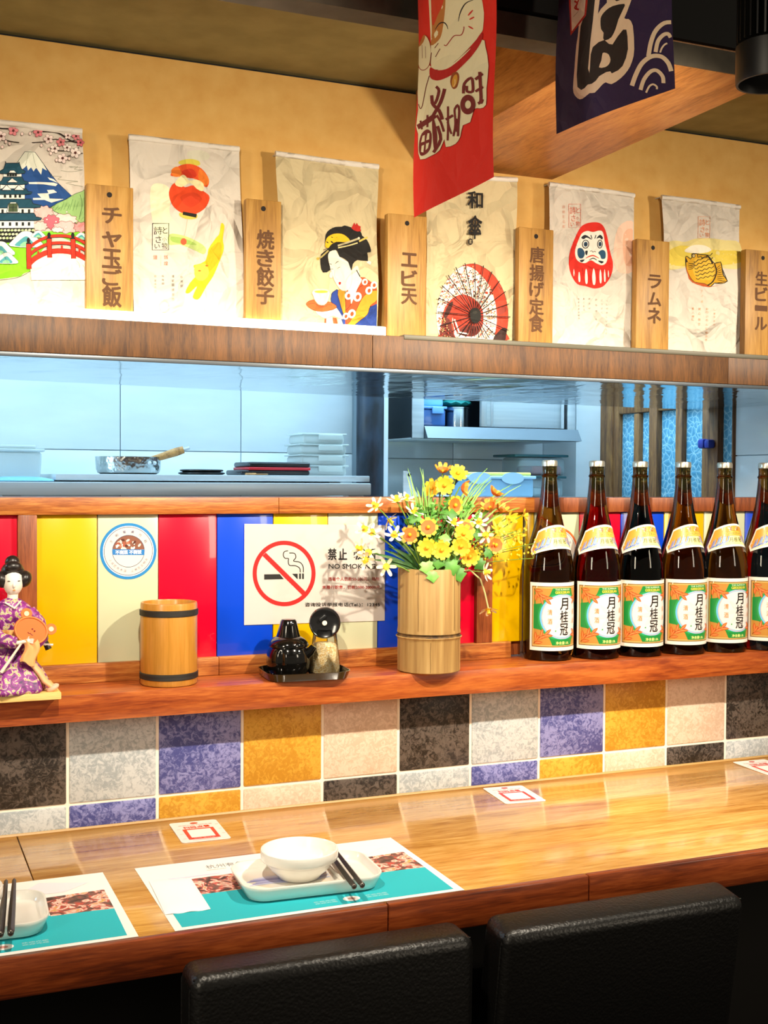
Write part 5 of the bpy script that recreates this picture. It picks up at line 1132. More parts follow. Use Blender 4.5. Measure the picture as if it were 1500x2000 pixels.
    for x, y, r, c in ((128, 185, 48, '#E88A90'), (370, 200, 46, '#E58088'), (470, 265, 48, '#F4DCD4'), (590, 295, 44, '#D97C80'), (660, 230, 36, '#F4DCD4'), (740, 235, 40, '#E88A90'), (530, 360, 46, '#F6E4DA'), (650, 350, 40, '#F6E4DA'), (730, 400, 52, '#F6E4DA'), (605, 455, 50, '#F4DCD4'), (780, 300, 38, '#D96C74'), (10, 240, 50, '#F4DCD4'), (-80, 200, 50, '#E88A90'), (-60, 300, 40, '#F4DCD4')): sakura(A, x, y, r, c)
    for x, y in ((212, 218), (290, 215), (92, 315), (55, 295), (400, 330), (545, 475), (490, 410), (470, 370), (670, 460), (20, 345)): A.ell(x, y, 15, 18, '#F2D6CC', n=10, line=Bk, lw=3)

def seal(A, x0, y0, x1, y1, c, lw=4):
    A.line([(x0, y0), (x1, y0), (x1, y1), (x0, y1), (x0, y0)], lw, c)
    w_, h_ = x1-x0, y1-y0
    A.text('詩', x0+w_*0.34, y0+h_*0.27, w_*0.52, h_*0.30, c, 0.004); A.text('さ', x0+w_*0.38, y0+h_*0.60, w_*0.36, h_*0.26, c, 0.004); A.text('い', x0+w_*0.30, y0+h_*0.86, w_*0.32, h_*0.16, c, 0.0)
    A.text('と', x0+w_*0.78, y0+h_*0.26, w_*0.30, h_*0.24, c, 0.004); A.text('小', x0+w_*0.74, y0+h_*0.60, w_*0.26, h_*0.16, c, 0.0); A.text('物', x0+w_*0.76, y0+h_*0.84, w_*0.34, h_*0.24, c, 0.0)
def art_lantern(A, H):
    setcrop(A, H, 0, 220, 3)
    A.poly([(880, 440), (960, 425), (1000, 480), (990, 600), (1060, 690), (1050, 800), (960, 780), (890, 640)], '#E6E3BE', sm=4); A.poly([(1100, 230), (1180, 220), (1230, 250), (1200, 280), (1110, 270)], '#D8D3BC', sm=4)
    A.poly([(1050, 285), (1110, 272), (1165, 285), (1160, 312), (1055, 306)], '#D9C94C', sm=3)
    A.poly([(995, 370), (1040, 318), (1110, 302), (1180, 330), (1222, 395), (1205, 440), (1150, 395), (1060, 380)], '#E2501A', sm=4); A.poly([(985, 470), (1020, 415), (1080, 440), (1130, 430), (1200, 470), (1225, 500), (1200, 560), (1130, 600), (1060, 590), (1005, 545)], '#E04416', sm=4)
    A.poly([(1000, 340), (1040, 318), (1060, 370), (1015, 378)], '#EC7A26', sm=3); A.poly([(1170, 330), (1222, 395), (1200, 430), (1160, 390)], '#EC7A26', sm=3); A.poly([(1060, 350), (1120, 330), (1150, 370), (1110, 388)], '#C9300E', sm=3); A.poly([(1050, 500), (1130, 470), (1180, 510), (1110, 560)], '#CE3A12', sm=3)
    A.poly([(1020, 420), (1060, 370), (1085, 375), (1105, 402), (1150, 395), (1190, 420), (1185, 462), (1150, 450), (1110, 415), (1060, 440)], '#EFE0A8', sm=3)
    A.poly([(1050, 590), (1110, 600), (1150, 600), (1148, 622), (1100, 628), (1052, 612)], '#D9BE4C', sm=3); A.poly([(1068, 583), (1150, 597), (1146, 618), (1066, 602)], '#1B1712')
    A.line([(1095, 625), (1085, 690), (1073, 740)], 3, '#C7B79A', sm=3)
    A.poly([(990, 715), (1060, 720), (1130, 745), (1200, 790), (1192, 832), (1120, 800), (1050, 775), (985, 775)], '#B9CC7A', sm=3); A.poly([(1000, 730), (1080, 740), (1150, 775), (1100, 775), (1010, 760)], '#9DBB5A', sm=3); A.ell(1073, 758, 18, 20, '#DE5A36')
    A.poly([(1295, 650), (1315, 665), (1305, 740), (1310, 800), (1285, 870), (1245, 960), (1205, 1020), (1165, 1090), (1140, 1098), (1125, 1080), (1150, 1020), (1105, 1060), (1082, 1055), (1110, 1000), (1150, 950), (1130, 900), (1165, 890), (1210, 860), (1220, 800), (1265, 735), (1285, 710)], '#EEC81E', sm=3)
    A.poly([(1230, 800), (1290, 760), (1290, 850), (1230, 930), (1190, 960), (1200, 880)], '#E0AE14', sm=3); A.poly([(1140, 900), (1200, 890), (1220, 950), (1180, 990), (1140, 970)], '#F4DB4A', sm=3); A.ell(1207, 900, 9, 5, '#D8641E', n=8); A.ell(1165, 930, 9, 5, '#D8641E', n=8)
    seal(A, 890, 652, 985, 806, '#23201D')
    A.text('鐘', 908, 848, 24, 26, '#E0785A', 0.0); A.text('銭', 970, 848, 24, 24, '#E0785A', 0.0); A.text('煌', 970, 885, 24, 24, '#E0785A', 0.0); A.line([(940, 835), (940, 900)], 2, '#D9A08A')
    A.column('一富嘉飲行', 908, (960, 985, 1005, 1025, 1048), 12, 13, '#B8AF9E'); A.column('秋有鯛', 952, (960, 982, 1003), 14, 14, '#8C8478'); A.column('清節一夜遊行', 1010, (962, 988, 1012, 1040, 1070, 1098), 15, 16, '#8C8478'); A.column('秋有関', 1060, (966, 992, 1020), 15, 15, '#8C8478')
    A.ring(960, 1140, 26, 30, '#E9E4B4', n=24, sy=1.2)
def art_geisha(A, H):
    setcrop(A, H, 590, 420, 8.333)
    K = '#17130F'; skin = '#F1E2C8'; red = '#DE4A1E'; blue = '#1E3A86'; org = '#EE8E22'
    A.poly([(345, 1690), (375, 1690), (372, 1850), (335, 1850)], '#C8502A'); A.poly([(470, 1670), (540, 1680), (580, 1860), (500, 1850)], '#D2552C')
    A.poly([(375, 1690), (470, 1660), (500, 1860), (372, 1860)], skin); A.poly([(560, 1640), (640, 1640), (700, 1900), (580, 1900)], skin)
    A.poly([(480, 1260), (620, 1250), (720, 1800), (690, 1870), (620, 1700), (560, 1540), (452, 1420), (455, 1330)], blue, sm=2, line=K, lw=7)
    A.poly([(700, 1250), (940, 1010), (1010, 1015), (1200, 1150), (1215, 1260), (1215, 1940), (690, 1890), (680, 1500)], red)
    A.poly([(690, 1870), (900, 1700), (1080, 1500), (1215, 1440), (1215, 1960), (1100, 1900)], blue, line=K, lw=7); A.poly([(1100, 1900), (1215, 1830), (1215, 1960)], '#C23A2A')
    A.poly([(600, 1215), (680, 1225), (690, 1420), (690, 1560), (680, 1700), (560, 1300)], org, sm=2, line=K, lw=6)
    A.poly([(700, 1880), (690, 1800), (760, 1740), (860, 1560), (960, 1360), (1060, 1270), (1215, 1225), (1215, 1380), (1100, 1480), (1050, 1620), (900, 1740), (760, 1860)], org, sm=3, line=K, lw=7)
    A.line([(690, 1560), (780, 1450), (880, 1230), (980, 1140), (1110, 1110), (1215, 1150)], 7, K, sm=4); A.line([(680, 1260), (690, 1560), (700, 1800)], 6, K, sm=3)
    for x, y, r in ((735, 1315, 60), (885, 1335, 68), (1075, 1230, 58), (1160, 1140, 55), (790, 1610, 65), (690, 1650, 50), (1010, 1090, 48)):
        A.ell(x, y, r, r*1.15, '#F6E8D2', n=14, rot=0.4); A.ell(x+4, y+3, r*0.45, r*0.6, red, n=12, rot=0.3)
    A.poly([(700, 1130), (800, 900), (900, 830), (930, 1010), (960, 1060), (880, 1210), (800, 1410), (775, 1440), (760, 1300)], skin, sm=3)
    A.poly([(410, 640), (450, 585), (540, 570), (610, 680), (760, 780), (800, 900), (790, 1100), (740, 1215), (660, 1240), (590, 1205), (520, 1100), (480, 980), (440, 850)], skin, sm=3, line='#8A7458', lw=3)
    A.poly([(400, 560), (300, 640), (285, 800), (325, 942), (445, 900), (425, 780), (410, 690), (440, 600), (540, 570), (575, 610), (600, 680), (640, 690), (740, 760), (790, 910), (820, 800), (900, 730), (1070, 745), (1060, 610), (1120, 600), (1115, 520), (1060, 400), (980, 330), (950, 260), (800, 200), (690, 170), (640, 190), (540, 195), (440, 240), (375, 320), (362, 480)], K, sm=2)
    A.poly([(365, 480), (385, 390), (450, 330), (560, 300), (680, 320), (780, 410), (700, 440), (560, 440), (470, 480), (420, 540), (370, 525)], '#E8B71C', sm=3, line='#6A5210', lw=5)
    A.poly([(800, 210), (850, 120), (870, 160), (890, 125), (920, 170), (955, 180), (950, 220), (965, 260), (900, 265), (840, 245)], '#B8231A', sm=1)
    A.line([(575, 500), (740, 445), (940, 372)], 30, '#B8AC84'); A.line([(580, 535), (760, 495), (905, 450)], 20, '#D9C88A'); A.line([(930, 425), (1070, 355)], 30, '#D6B756'); A.line([(225, 725), (300, 690), (420, 580)], 26, '#A8985A'); A.ell(245, 715, 26, 22, '#B59A3A', n=10); A.line([(335, 575), (405, 545)], 14, '#77694A'); A.ell(925, 375, 20, 22, '#CFCBB0', n=10)
    A.poly([(1040, 770), (1085, 730), (1130, 765), (1105, 815)], '#EFE3C8', line='#8A7458', lw=3); A.poly([(880, 890), (940, 1000), (925, 1010), (870, 900)], K)
    A.line([(525, 800), (560, 765), (590, 758)], 10, K, sm=4, taper=True); A.line([(430, 800), (455, 800), (475, 815)], 9, K, sm=4, taper=True); A.line([(560, 880), (580, 862), (610, 848)], 8, K, sm=4, taper=True); A.line([(450, 885), (475, 880), (495, 890)], 8, K, sm=4, taper=True)
    A.line([(520, 900), (515, 1000), (545, 1048), (575, 1048)], 3, '#B89C78', sm=4); A.poly([(575, 1105), (600, 1092), (617, 1105), (605, 1135), (585, 1138)], '#A81E1A', sm=3); A.poly([(440, 940), (470, 930), (480, 1000), (470, 1030), (425, 1015)], skin, sm=3, line='#B89C78', lw=3)
    A.poly([(200, 1570), (260, 1560), (430, 1560), (480, 1480), (530, 1510), (620, 1640), (640, 1700), (540, 1670), (470, 1650), (350, 1690), (230, 1620)], skin, sm=3, line='#A88C68', lw=3)
    A.poly([(50, 1440), (110, 1400), (190, 1390), (230, 1470), (340, 1480), (400, 1415), (500, 1460), (540, 1500), (480, 1545), (300, 1580), (160, 1550), (70, 1490)], '#E4602A', sm=2, line='#6A1E0E', lw=6); A.line([(70, 1460), (180, 1445), (260, 1500), (360, 1495), (390, 1465), (460, 1475)], 5, '#7A2412', sm=3)
    A.poly([(155, 1240), (410, 1240), (415, 1340), (380, 1430), (330, 1470), (250, 1465), (190, 1400), (160, 1320)], '#F3EAC6', sm=2, line='#C8B98A', lw=4); A.ell(285, 1235, 130, 32, '#EFE7B8', n=24, line='#C8B98A', lw=4); A.ell(290, 1255, 108, 22, '#D6D23A', n=22)
def art_umbrella(A, H):
    setcrop(A, H, 830, 500, 8.333)
    N = 48; cx, cy = 765, 985
    top = []
    rim = [(200, 1300), (165, 1100), (160, 950), (185, 790), (240, 600), (330, 440), (450, 290), (600, 180), (780, 140), (930, 185), (1080, 290), (1190, 430), (1270, 590), (1325, 780), (1350, 960), (1345, 1130), (1320, 1250), (1290, 1380), (215, 1330)]
    A.poly(rim, '#D6452E', sm=3, line='#3A1A16', lw=6)
    A.poly([(200, 1290), (165, 1100), (160, 950), (185, 790), (240, 600), (330, 440), (450, 290), (600, 185), (760, 205), (900, 320), (1020, 470), (1100, 660), (1150, 880), (1160, 1080), (1130, 1260), (1090, 1360), (500, 1340), (450, 1240), (420, 1100), (300, 1200), (230, 1250)], '#F6EBDC', sm=2)
    A.poly([(215, 1330), (230, 1150), (260, 950), (330, 800), (460, 680), (600, 640), (730, 680), (840, 760), (910, 860), (935, 990), (925, 1120), (860, 1250), (760, 1310), (600, 1300), (500, 1250), (440, 1150), (420, 1010), (400, 1200), (420, 1330)], '#B8402E', sm=2)
    A.poly([(220, 1330), (240, 1150), (300, 1020), (380, 1060), (430, 1250), (460, 1330)], '#6A2E26', sm=2); A.poly([(500, 1250), (640, 1130), (800, 1150), (900, 1130), (850, 1260), (740, 1310), (600, 1300)], '#7A352C', sm=2)
    A.poly([(1100, 1360), (1180, 1240), (1260, 1170), (1330, 1180), (1320, 1300), (1290, 1385)], '#3A2420', sm=2); A.poly([(1150, 470), (1250, 540), (1220, 560)], '#8A3A2E'); A.poly([(1180, 880), (1300, 820), (1320, 900), (1200, 960)], '#9A4032', sm=2); A.poly([(330, 850), (400, 760), (430, 780), (390, 900), (320, 1020), (270, 1010)], '#4A2620', sm=2)
    random.seed(5)
    for k in range(900):
        x = random.uniform(170, 1160); y = random.uniform(190, 1340)
        inside = ((x-765)/610)**2 + ((y-985)/810)**2 < 0.97 and ((x-620)/330)**2 + ((y-1000)/345)**2 > 1.05 and (x < 760 or ((x-720)/440)**2 + ((y-1000)/800)**2 < 0.9) and y < 1345
        if not inside: continue
        c = random.choice(['#B5372A', '#3A1C18', '#C9A36A', '#D0A878', '#8A3A2A'])
        A.poly([(x-9, y-8), (x+3, y-12), (x+11, y), (x+2, y+11), (x-8, y+6)], c)
    for k in range(15): A.ell(430 + 9*k + (k > 8)*14*(k-8), 1060 + 24*k - (k > 8)*20*(k-8), 15, 13, '#F6EBDC', n=8)
    ends = [(615, 145), (465, 215), (335, 345), (230, 515), (170, 715), (150, 935), (190, 1150), (380, 1250), (500, 1320), (610, 1330), (700, 1335), (760, 1330), (830, 1335), (920, 1340), (1015, 1350), (1130, 1310), (1330, 1215), (1360, 1000), (1330, 790), (1270, 590), (1175, 420), (1055, 270), (920, 175), (777, 130)]
    for e in ends: A.line([(cx, cy), e], 13, '#1B1210')
    A.poly([(690, 900), (760, 860), (840, 890), (860, 980), (850, 1060), (790, 1100), (710, 1080), (680, 980)], '#1E1E1A', sm=2); A.ell(760, 930, 40, 30, '#32302A', n=12)
    setcrop(A, H, 800, 320, 3.75)
    A.text('和', 462, 285, 108, 120, '#1A1614', 0.022); A.text('傘', 463, 480, 100, 165, '#1A1614', 0.020)
    A.ell(430, 585, 18, 24, '#2A211C', n=16); A.text('風', 430, 586, 18, 26, '#D9C79A', 0.0)
def art_daruma(A, H):
    setcrop(A, H, 800, 320, 3.75)
    A.poly([(1520, 470), (1640, 440), (1640, 760), (1540, 800), (1490, 700)], '#F2CDB4', sm=4); A.poly([(1560, 520), (1630, 490), (1630, 720), (1570, 730)], '#EEB898', sm=4)
    R_ = '#DC2A1C'; K = '#22262C'; B_ = '#28506E'
    A.poly([(1240, 480), (1275, 445), (1330, 430), (1385, 435), (1420, 470), (1445, 540), (1465, 640), (1485, 720), (1480, 790), (1455, 850), (1410, 900), (1350, 913), (1290, 895), (1230, 880), (1190, 820), (1170, 740), (1175, 650), (1200, 570)], R_, sm=4)
    A.poly([(1262, 508), (1300, 492), (1340, 500), (1385, 490), (1412, 505), (1428, 580), (1448, 660), (1440, 720), (1410, 742), (1370, 728), (1330, 705), (1290, 725), (1250, 718), (1222, 690), (1215, 630), (1240, 550)], '#F5EEE0', sm=4, line='#C8A898', lw=2)
    A.poly([(1256, 540), (1285, 520), (1325, 545), (1330, 555), (1295, 540), (1275, 552)], K, sm=3); A.poly([(1365, 548), (1390, 520), (1412, 540), (1405, 555), (1388, 542)], K, sm=3); A.line([(1325, 522), (1334, 548)], 6, K); A.line([(1362, 522), (1354, 548)], 6, K)
    for x, w_ in ((1289, 26), (1392, 20)): A.ell(x, 588, w_, 32, K, n=20); A.ell(x, 588, w_-6, 26, '#F5EEE0', n=20); A.ell(x+1, 588, w_*0.55, 18, B_, n=16); A.ell(x+1, 588, w_*0.28, 9, K, n=12)
    A.poly([(1235, 620), (1262, 618), (1285, 650), (1275, 685), (1248, 690), (1232, 660)], B_, sm=3); A.poly([(1288, 638), (1306, 636), (1300, 668), (1290, 660)], K, sm=2); A.poly([(1382, 650), (1408, 630), (1432, 645), (1432, 690), (1405, 695), (1395, 670)], B_, sm=3)
    A.line([(1322, 640), (1335, 636), (1342, 645), (1355, 640), (1364, 646)], 4, '#6A4A3A', sm=3); A.line([(1292, 690), (1320, 676), (1350, 672), (1388, 692)], 9, '#D8402C', sm=4, taper=True); A.line([(1315, 705), (1345, 690), (1372, 705)], 7, K, sm=3, taper=True); A.poly([(1248, 705), (1285, 700), (1265, 720)], K, sm=2); A.poly([(1378, 708), (1420, 715), (1405, 730)], K, sm=2)
    for x, y0, y1, wd in ((1206, 770, 820, 9), (1244, 790, 862, 15), (1295, 770, 875, 20), (1349, 768, 882, 24), (1396, 775, 872, 16), (1426, 775, 862, 13), (1452, 780, 830, 9)):
        A.poly([(x-wd*0.15, y0), (x+wd*0.25, y0+10), (x+wd*0.5, (y0+y1)/2+10), (x+wd*0.3, y1), (x-wd*0.3, y1), (x-wd*0.5, (y0+y1)/2+5)], '#F8F0E4', sm=3)
    for x, y0, y1 in ((1206, 800, 850), (1270, 760, 820), (1322, 780, 870), (1372, 770, 860)): A.line([(x, y0), (x+3, y1)], 3, '#B81E14')
    seal(A, 1164, 296, 1248, 468, '#D2654A', 3)
    A.column('達磨だるま', 1127, (315, 352, 388, 425, 460), 20, 22, '#E0A78E')
    A.column('世界の生活模様', 1233, (990, 1015, 1040, 1063, 1088, 1110, 1133), 12, 13, '#8E8478'); A.column('見ごたえ', 1272, (990, 1015, 1042, 1068), 12, 13, '#8E8478'); A.column('新潟け', 1313, (990, 1025, 1060), 12, 13, '#8E8478'); A.column('おもちゃ', 1362, (995, 1035, 1080, 1140), 13, 14, '#8E8478'); A.column('ごうかく', 1402, (1000, 1030, 1060, 1090), 12, 13, '#8E8478'); A.column('くしやましいでした', 1440, (1005, 1032, 1062, 1092, 1122, 1152, 1182, 1212, 1242), 12, 13, '#8E8478')
def art_taiyaki(A, H):
    setcrop(A, H, 1150, 340, 4.286)
    A.poly([(652, 590), (720, 560), (800, 570), (880, 545), (1000, 540), (1130, 555), (1262, 580), (1268, 780), (1100, 790), (900, 770), (720, 800), (655, 780)], '#E3D28C', sm=3); A.poly([(655, 660), (760, 600), (900, 620), (1080, 640), (1265, 650), (1266, 740), (1000, 770), (760, 770), (657, 745)], '#E2C84E', sm=3); A.poly([(800, 650), (860, 600), (960, 600), (1020, 640), (930, 665)], '#EFE6D0', sm=4)
    K = '#2E2210'
    A.poly([(810, 700), (822, 690), (850, 712), (862, 690), (858, 670), (895, 668), (925, 675), (985, 680), (1020, 720), (1045, 750), (1095, 738), (1105, 790), (1115, 850), (1146, 900), (1090, 920), (1040, 915), (1010, 945), (960, 920), (880, 905), (840, 850), (815, 780)], '#D9A41E', sm=2, line=K, lw=7)
    A.poly([(812, 760), (840, 850), (880, 905), (960, 920), (1010, 945), (1090, 930), (1000, 950), (900, 925), (840, 880)], '#C2561E', sm=2); A.poly([(880, 720), (985, 690), (1030, 760), (1050, 830), (1000, 890), (900, 870), (870, 800)], '#E6B83A', sm=3)
    A.ell(874, 686, 15, 17, K, n=16); A.ell(875, 686, 9, 11, '#F0D89A', n=12); A.ell(876, 686, 4, 5, K, n=8); A.poly([(812, 700), (830, 735), (814, 742)], K)
    for k in range(4): A.line([(830, 745+k*17), (860, 752+k*14), (890, 742+k*10)], 6, K, sm=3, taper=True)
    for r in range(6):
        pts = []
        for k in range(9): pts.append((880 + k*19 + r*4 - 5, 740 + r*28 - k*(9 - r) + (7 if k % 2 else -5)))
        A.line(pts, 6, K, sm=2)
    A.line([(905, 672), (910, 700), (935, 690), (945, 712), (968, 690), (985, 705), (978, 680)], 6, K, sm=2); A.line([(985, 682), (1010, 715), (1030, 755)], 10, K, sm=2); A.line([(1045, 755), (1060, 820), (1030, 900), (985, 935)], 10, K, sm=3)
    for k in range(8): A.line([(1062, 790 + k*14), (1090 + k*5, 765 + k*19)], 5, K, taper=True, sm=2)
    A.line([(1045, 750), (1095, 738), (1108, 800), (1146, 900), (1060, 915)], 6, K, sm=1)
    seal(A, 903, 360, 1000, 540, '#DE8A5A', 3)
    A.column('アイ焼', 938, (985, 1025, 1070), 16, 22, '#E0AF7E'); A.column('夏八想に', 866, (1130, 1165, 1195, 1220), 20, 20, '#DFA476'); A.column('安心焼き', 918, (1132, 1170, 1220, 1258), 20, 22, '#DFA476'); A.column('おりいちんと朝の手', 980, (1132, 1160, 1195, 1225, 1262, 1295, 1330, 1360, 1390), 18, 20, '#DFA476'); A.column('しまひさの', 1040, (1140, 1170, 1200, 1232, 1262), 15, 16, '#DFA476')
bag(1, [(0, 235), (162, 250), (167, 612), (0, 600)], [(0.183, 1.948), (0.317, 1.951), (0.321, 1.64), (0.183, 1.642)], 'white cloth print of a dark roofed castle, snowy mountain and red bridge', left=(0.118, 0.121), art=art_castle, seed=1)
bag(2, [(250, 262), (468, 285), (478, 622), (260, 610)], [(0.393, 1.95), (0.590, 1.952), (0.600, 1.648), (0.402, 1.647)], 'white crumpled cloth print of an orange lantern and a yellow cat', art=art_lantern, seed=2)
bag(3, [(538, 295), (738, 320), (737, 645), (545, 632)], [(0.657, 1.951), (0.856, 1.949), (0.857, 1.64), (0.665, 1.642)], 'cream cloth print of a woman in a kimono holding a tea bowl', cloth=M_cloth2, art=art_geisha, seed=3)
bag(4, [(833, 345), (1008, 347), (1006, 664), (830, 650)], [(0.956, 1.945), (1.149, 1.954), (1.150, 1.637), (0.955, 1.641)], 'beige cloth print of a red and white paper umbrella, half hidden by the red banner', cloth=M_cloth2, art=art_umbrella, seed=4)
bag(5, [(1073, 354), (1237, 378), (1234, 676), (1076, 662)], [(1.224, 1.955), (1.423, 1.95), (1.423, 1.639), (1.231, 1.643)], 'white cloth print of a red daruma doll with a frowning face', art=art_daruma, seed=5)
bag(6, [(1293, 380), (1443, 400), (1447, 690), (1302, 680)], [(1.493, 1.955), (1.691, 1.952), (1.702, 1.637), (1.509, 1.639)], 'white and yellow cloth print of a golden fish shaped cake at the right', art=art_taiyaki, seed=6)
# wooden menu boards standing between the cloths
BW = [wood('board_wood_%d' % i, *c, (12, 12, 0.9), 3.2, 0.5, 0.15) for i, c in enumerate([('#92662A', '#B2823A', '#C2944C'), ('#8A5F26', '#A97A34', '#BA8C44')])]
def board(x0, x1, z1, txt, ys, hs, label, i, fl=0.0, y0=-0.056):
    r = empty('menu_board', ((x0+x1)/2, y0, 1.618), 0, label, 'menu board', 'wooden menu boards on the shelf')
    b = MB(); b.box((x0, y0, 1.6185), (x1, y0 + 0.017, z1), 0.0015); b.build('plank', BW[i % 2], r)
    b = MB(); b.tube([((x0+x1)/2 - 0.001, y0 - 0.0004, z1 - 0.0155), ((x0+x1)/2 - 0.001, y0 + 0.004, z1 - 0.0155)], 0.0045, 16); b.build('nail_hole', mat('hole_dark', '#1A0F08', 0.8), r)
    A = Art(); cx = (x0+x1)/2
    for ch, y, h in zip(txt, ys, hs): A.text(ch, cx + fl, y, 0.031, h*1.02, '#5C3815', 0.030, flip=1)
    A.build('carved_letters', lambda x, z, h: (x, y0 - h, z), r, ink, base=0.0004); return r
def zs(v0, v1, zt, zb, vs): return [zt + (v - v0)/(v1 - v0)*(zb - zt) for v in vs]
board(0.3185, 0.397, 1.853, 'チャ玉ご飯', zs(362, 615, 1.853, 1.640, (421, 469, 507, 544, 582)), (0.026, 0.024, 0.030, 0.026, 0.034), 'plain wood menu board reading チャ玉ご飯 beside the castle cloth', 0, 0.003)
board(0.595, 0.660, 1.855, '焼き餃子', zs(393, 640, 1.855, 1.635, (471, 508, 545, 583)), (0.032, 0.028, 0.032, 0.028), 'wood menu board reading 焼き餃子 between the lantern and kimono cloths', 1, 0.003)
board(0.866, 0.946, 1.854, 'エビ天', zs(422, 648, 1.854, 1.641, (510, 546, 582)), (0.024, 0.028, 0.028), 'wood menu board reading エビ天 under the edge of the red banner', 0, 0.004)
board(1.143, 1.220, 1.853, '唐揚げ定食', zs(449, 664, 1.853, 1.637, (500, 535, 567, 600, 632)), (0.030, 0.030, 0.028, 0.030, 0.034), 'wood menu board reading 唐揚げ定食 left of the daruma cloth', 1, 0.001)
board(1.415, 1.495, 1.853, 'ラムネ', zs(471, 676, 1.853, 1.638, (551, 585, 617)), (0.026, 0.026, 0.030), 'wood menu board reading ラムネ right of the daruma cloth', 0, 0.004)
board(1.690, 1.782, 1.854, '生ビール', zs(491, 692, 1.854, 1.636, (546, 576, 604, 634)), (0.028, 0.028, 0.008, 0.026), 'wood menu board reading 生ビール at the right edge of the picture', 1, -0.004)

# ------------------------------------------------------------------ two hanging banners (planes x = const, edge on to the wall)
def banner(name, x, px, yz, zt, label, col, art, seed, cs):
    H = homog(px, yz)
    (yf, z1), (yf2, zf), (yn2, zn), (yn, z2) = yz
    def xs_(y, z): return x + 0.004*math.sin(16*(y) + 5*z + seed) + 0.0025*math.sin(23*z + seed*2)
    r = empty(name, (x, (yf+yn)/2, zf), 0, label, 'banner')
    def pt(u, v):
        y = yf2*(1-u) + yn2*u; zb = zf*(1-u) + zn*u; z = zb*(1-v) + zt*v
        return Vector((xs_(y, z), y, z))
    b = MB(); b.grid(18, 40, pt); b.build('cloth', cloth_mat('banner_' + name, col, 0.9, 0.25), r, ang=80, recalc=False)
    A = Art(); art(A, H)
    A.build('printed_picture', lambda y, z, h: (xs_(y, z) - h, y, z), r, lambda c: cloth_mat('banner_ink_' + c.lstrip('#'), c, 0.9, 0.25), cell=(0.01, 0.012), base=5e-4, box=(min(yf2, yn2)+0.001, max(yf2, yn2)-0.001, zf - 0.02, zt - 0.002))
    b = MB(); b.tube([(x, yf + 0.015, zt), (x, yn - 0.015, zt)], 0.006, 10); b.build('rod', M_lamp, r)
    b = MB(); b.tube([(x, (yf+yn)/2, zt), (x, (yf+yn)/2, 2.75)], 0.0015, 6); b.build('cord', M_lamp, r)
    return r
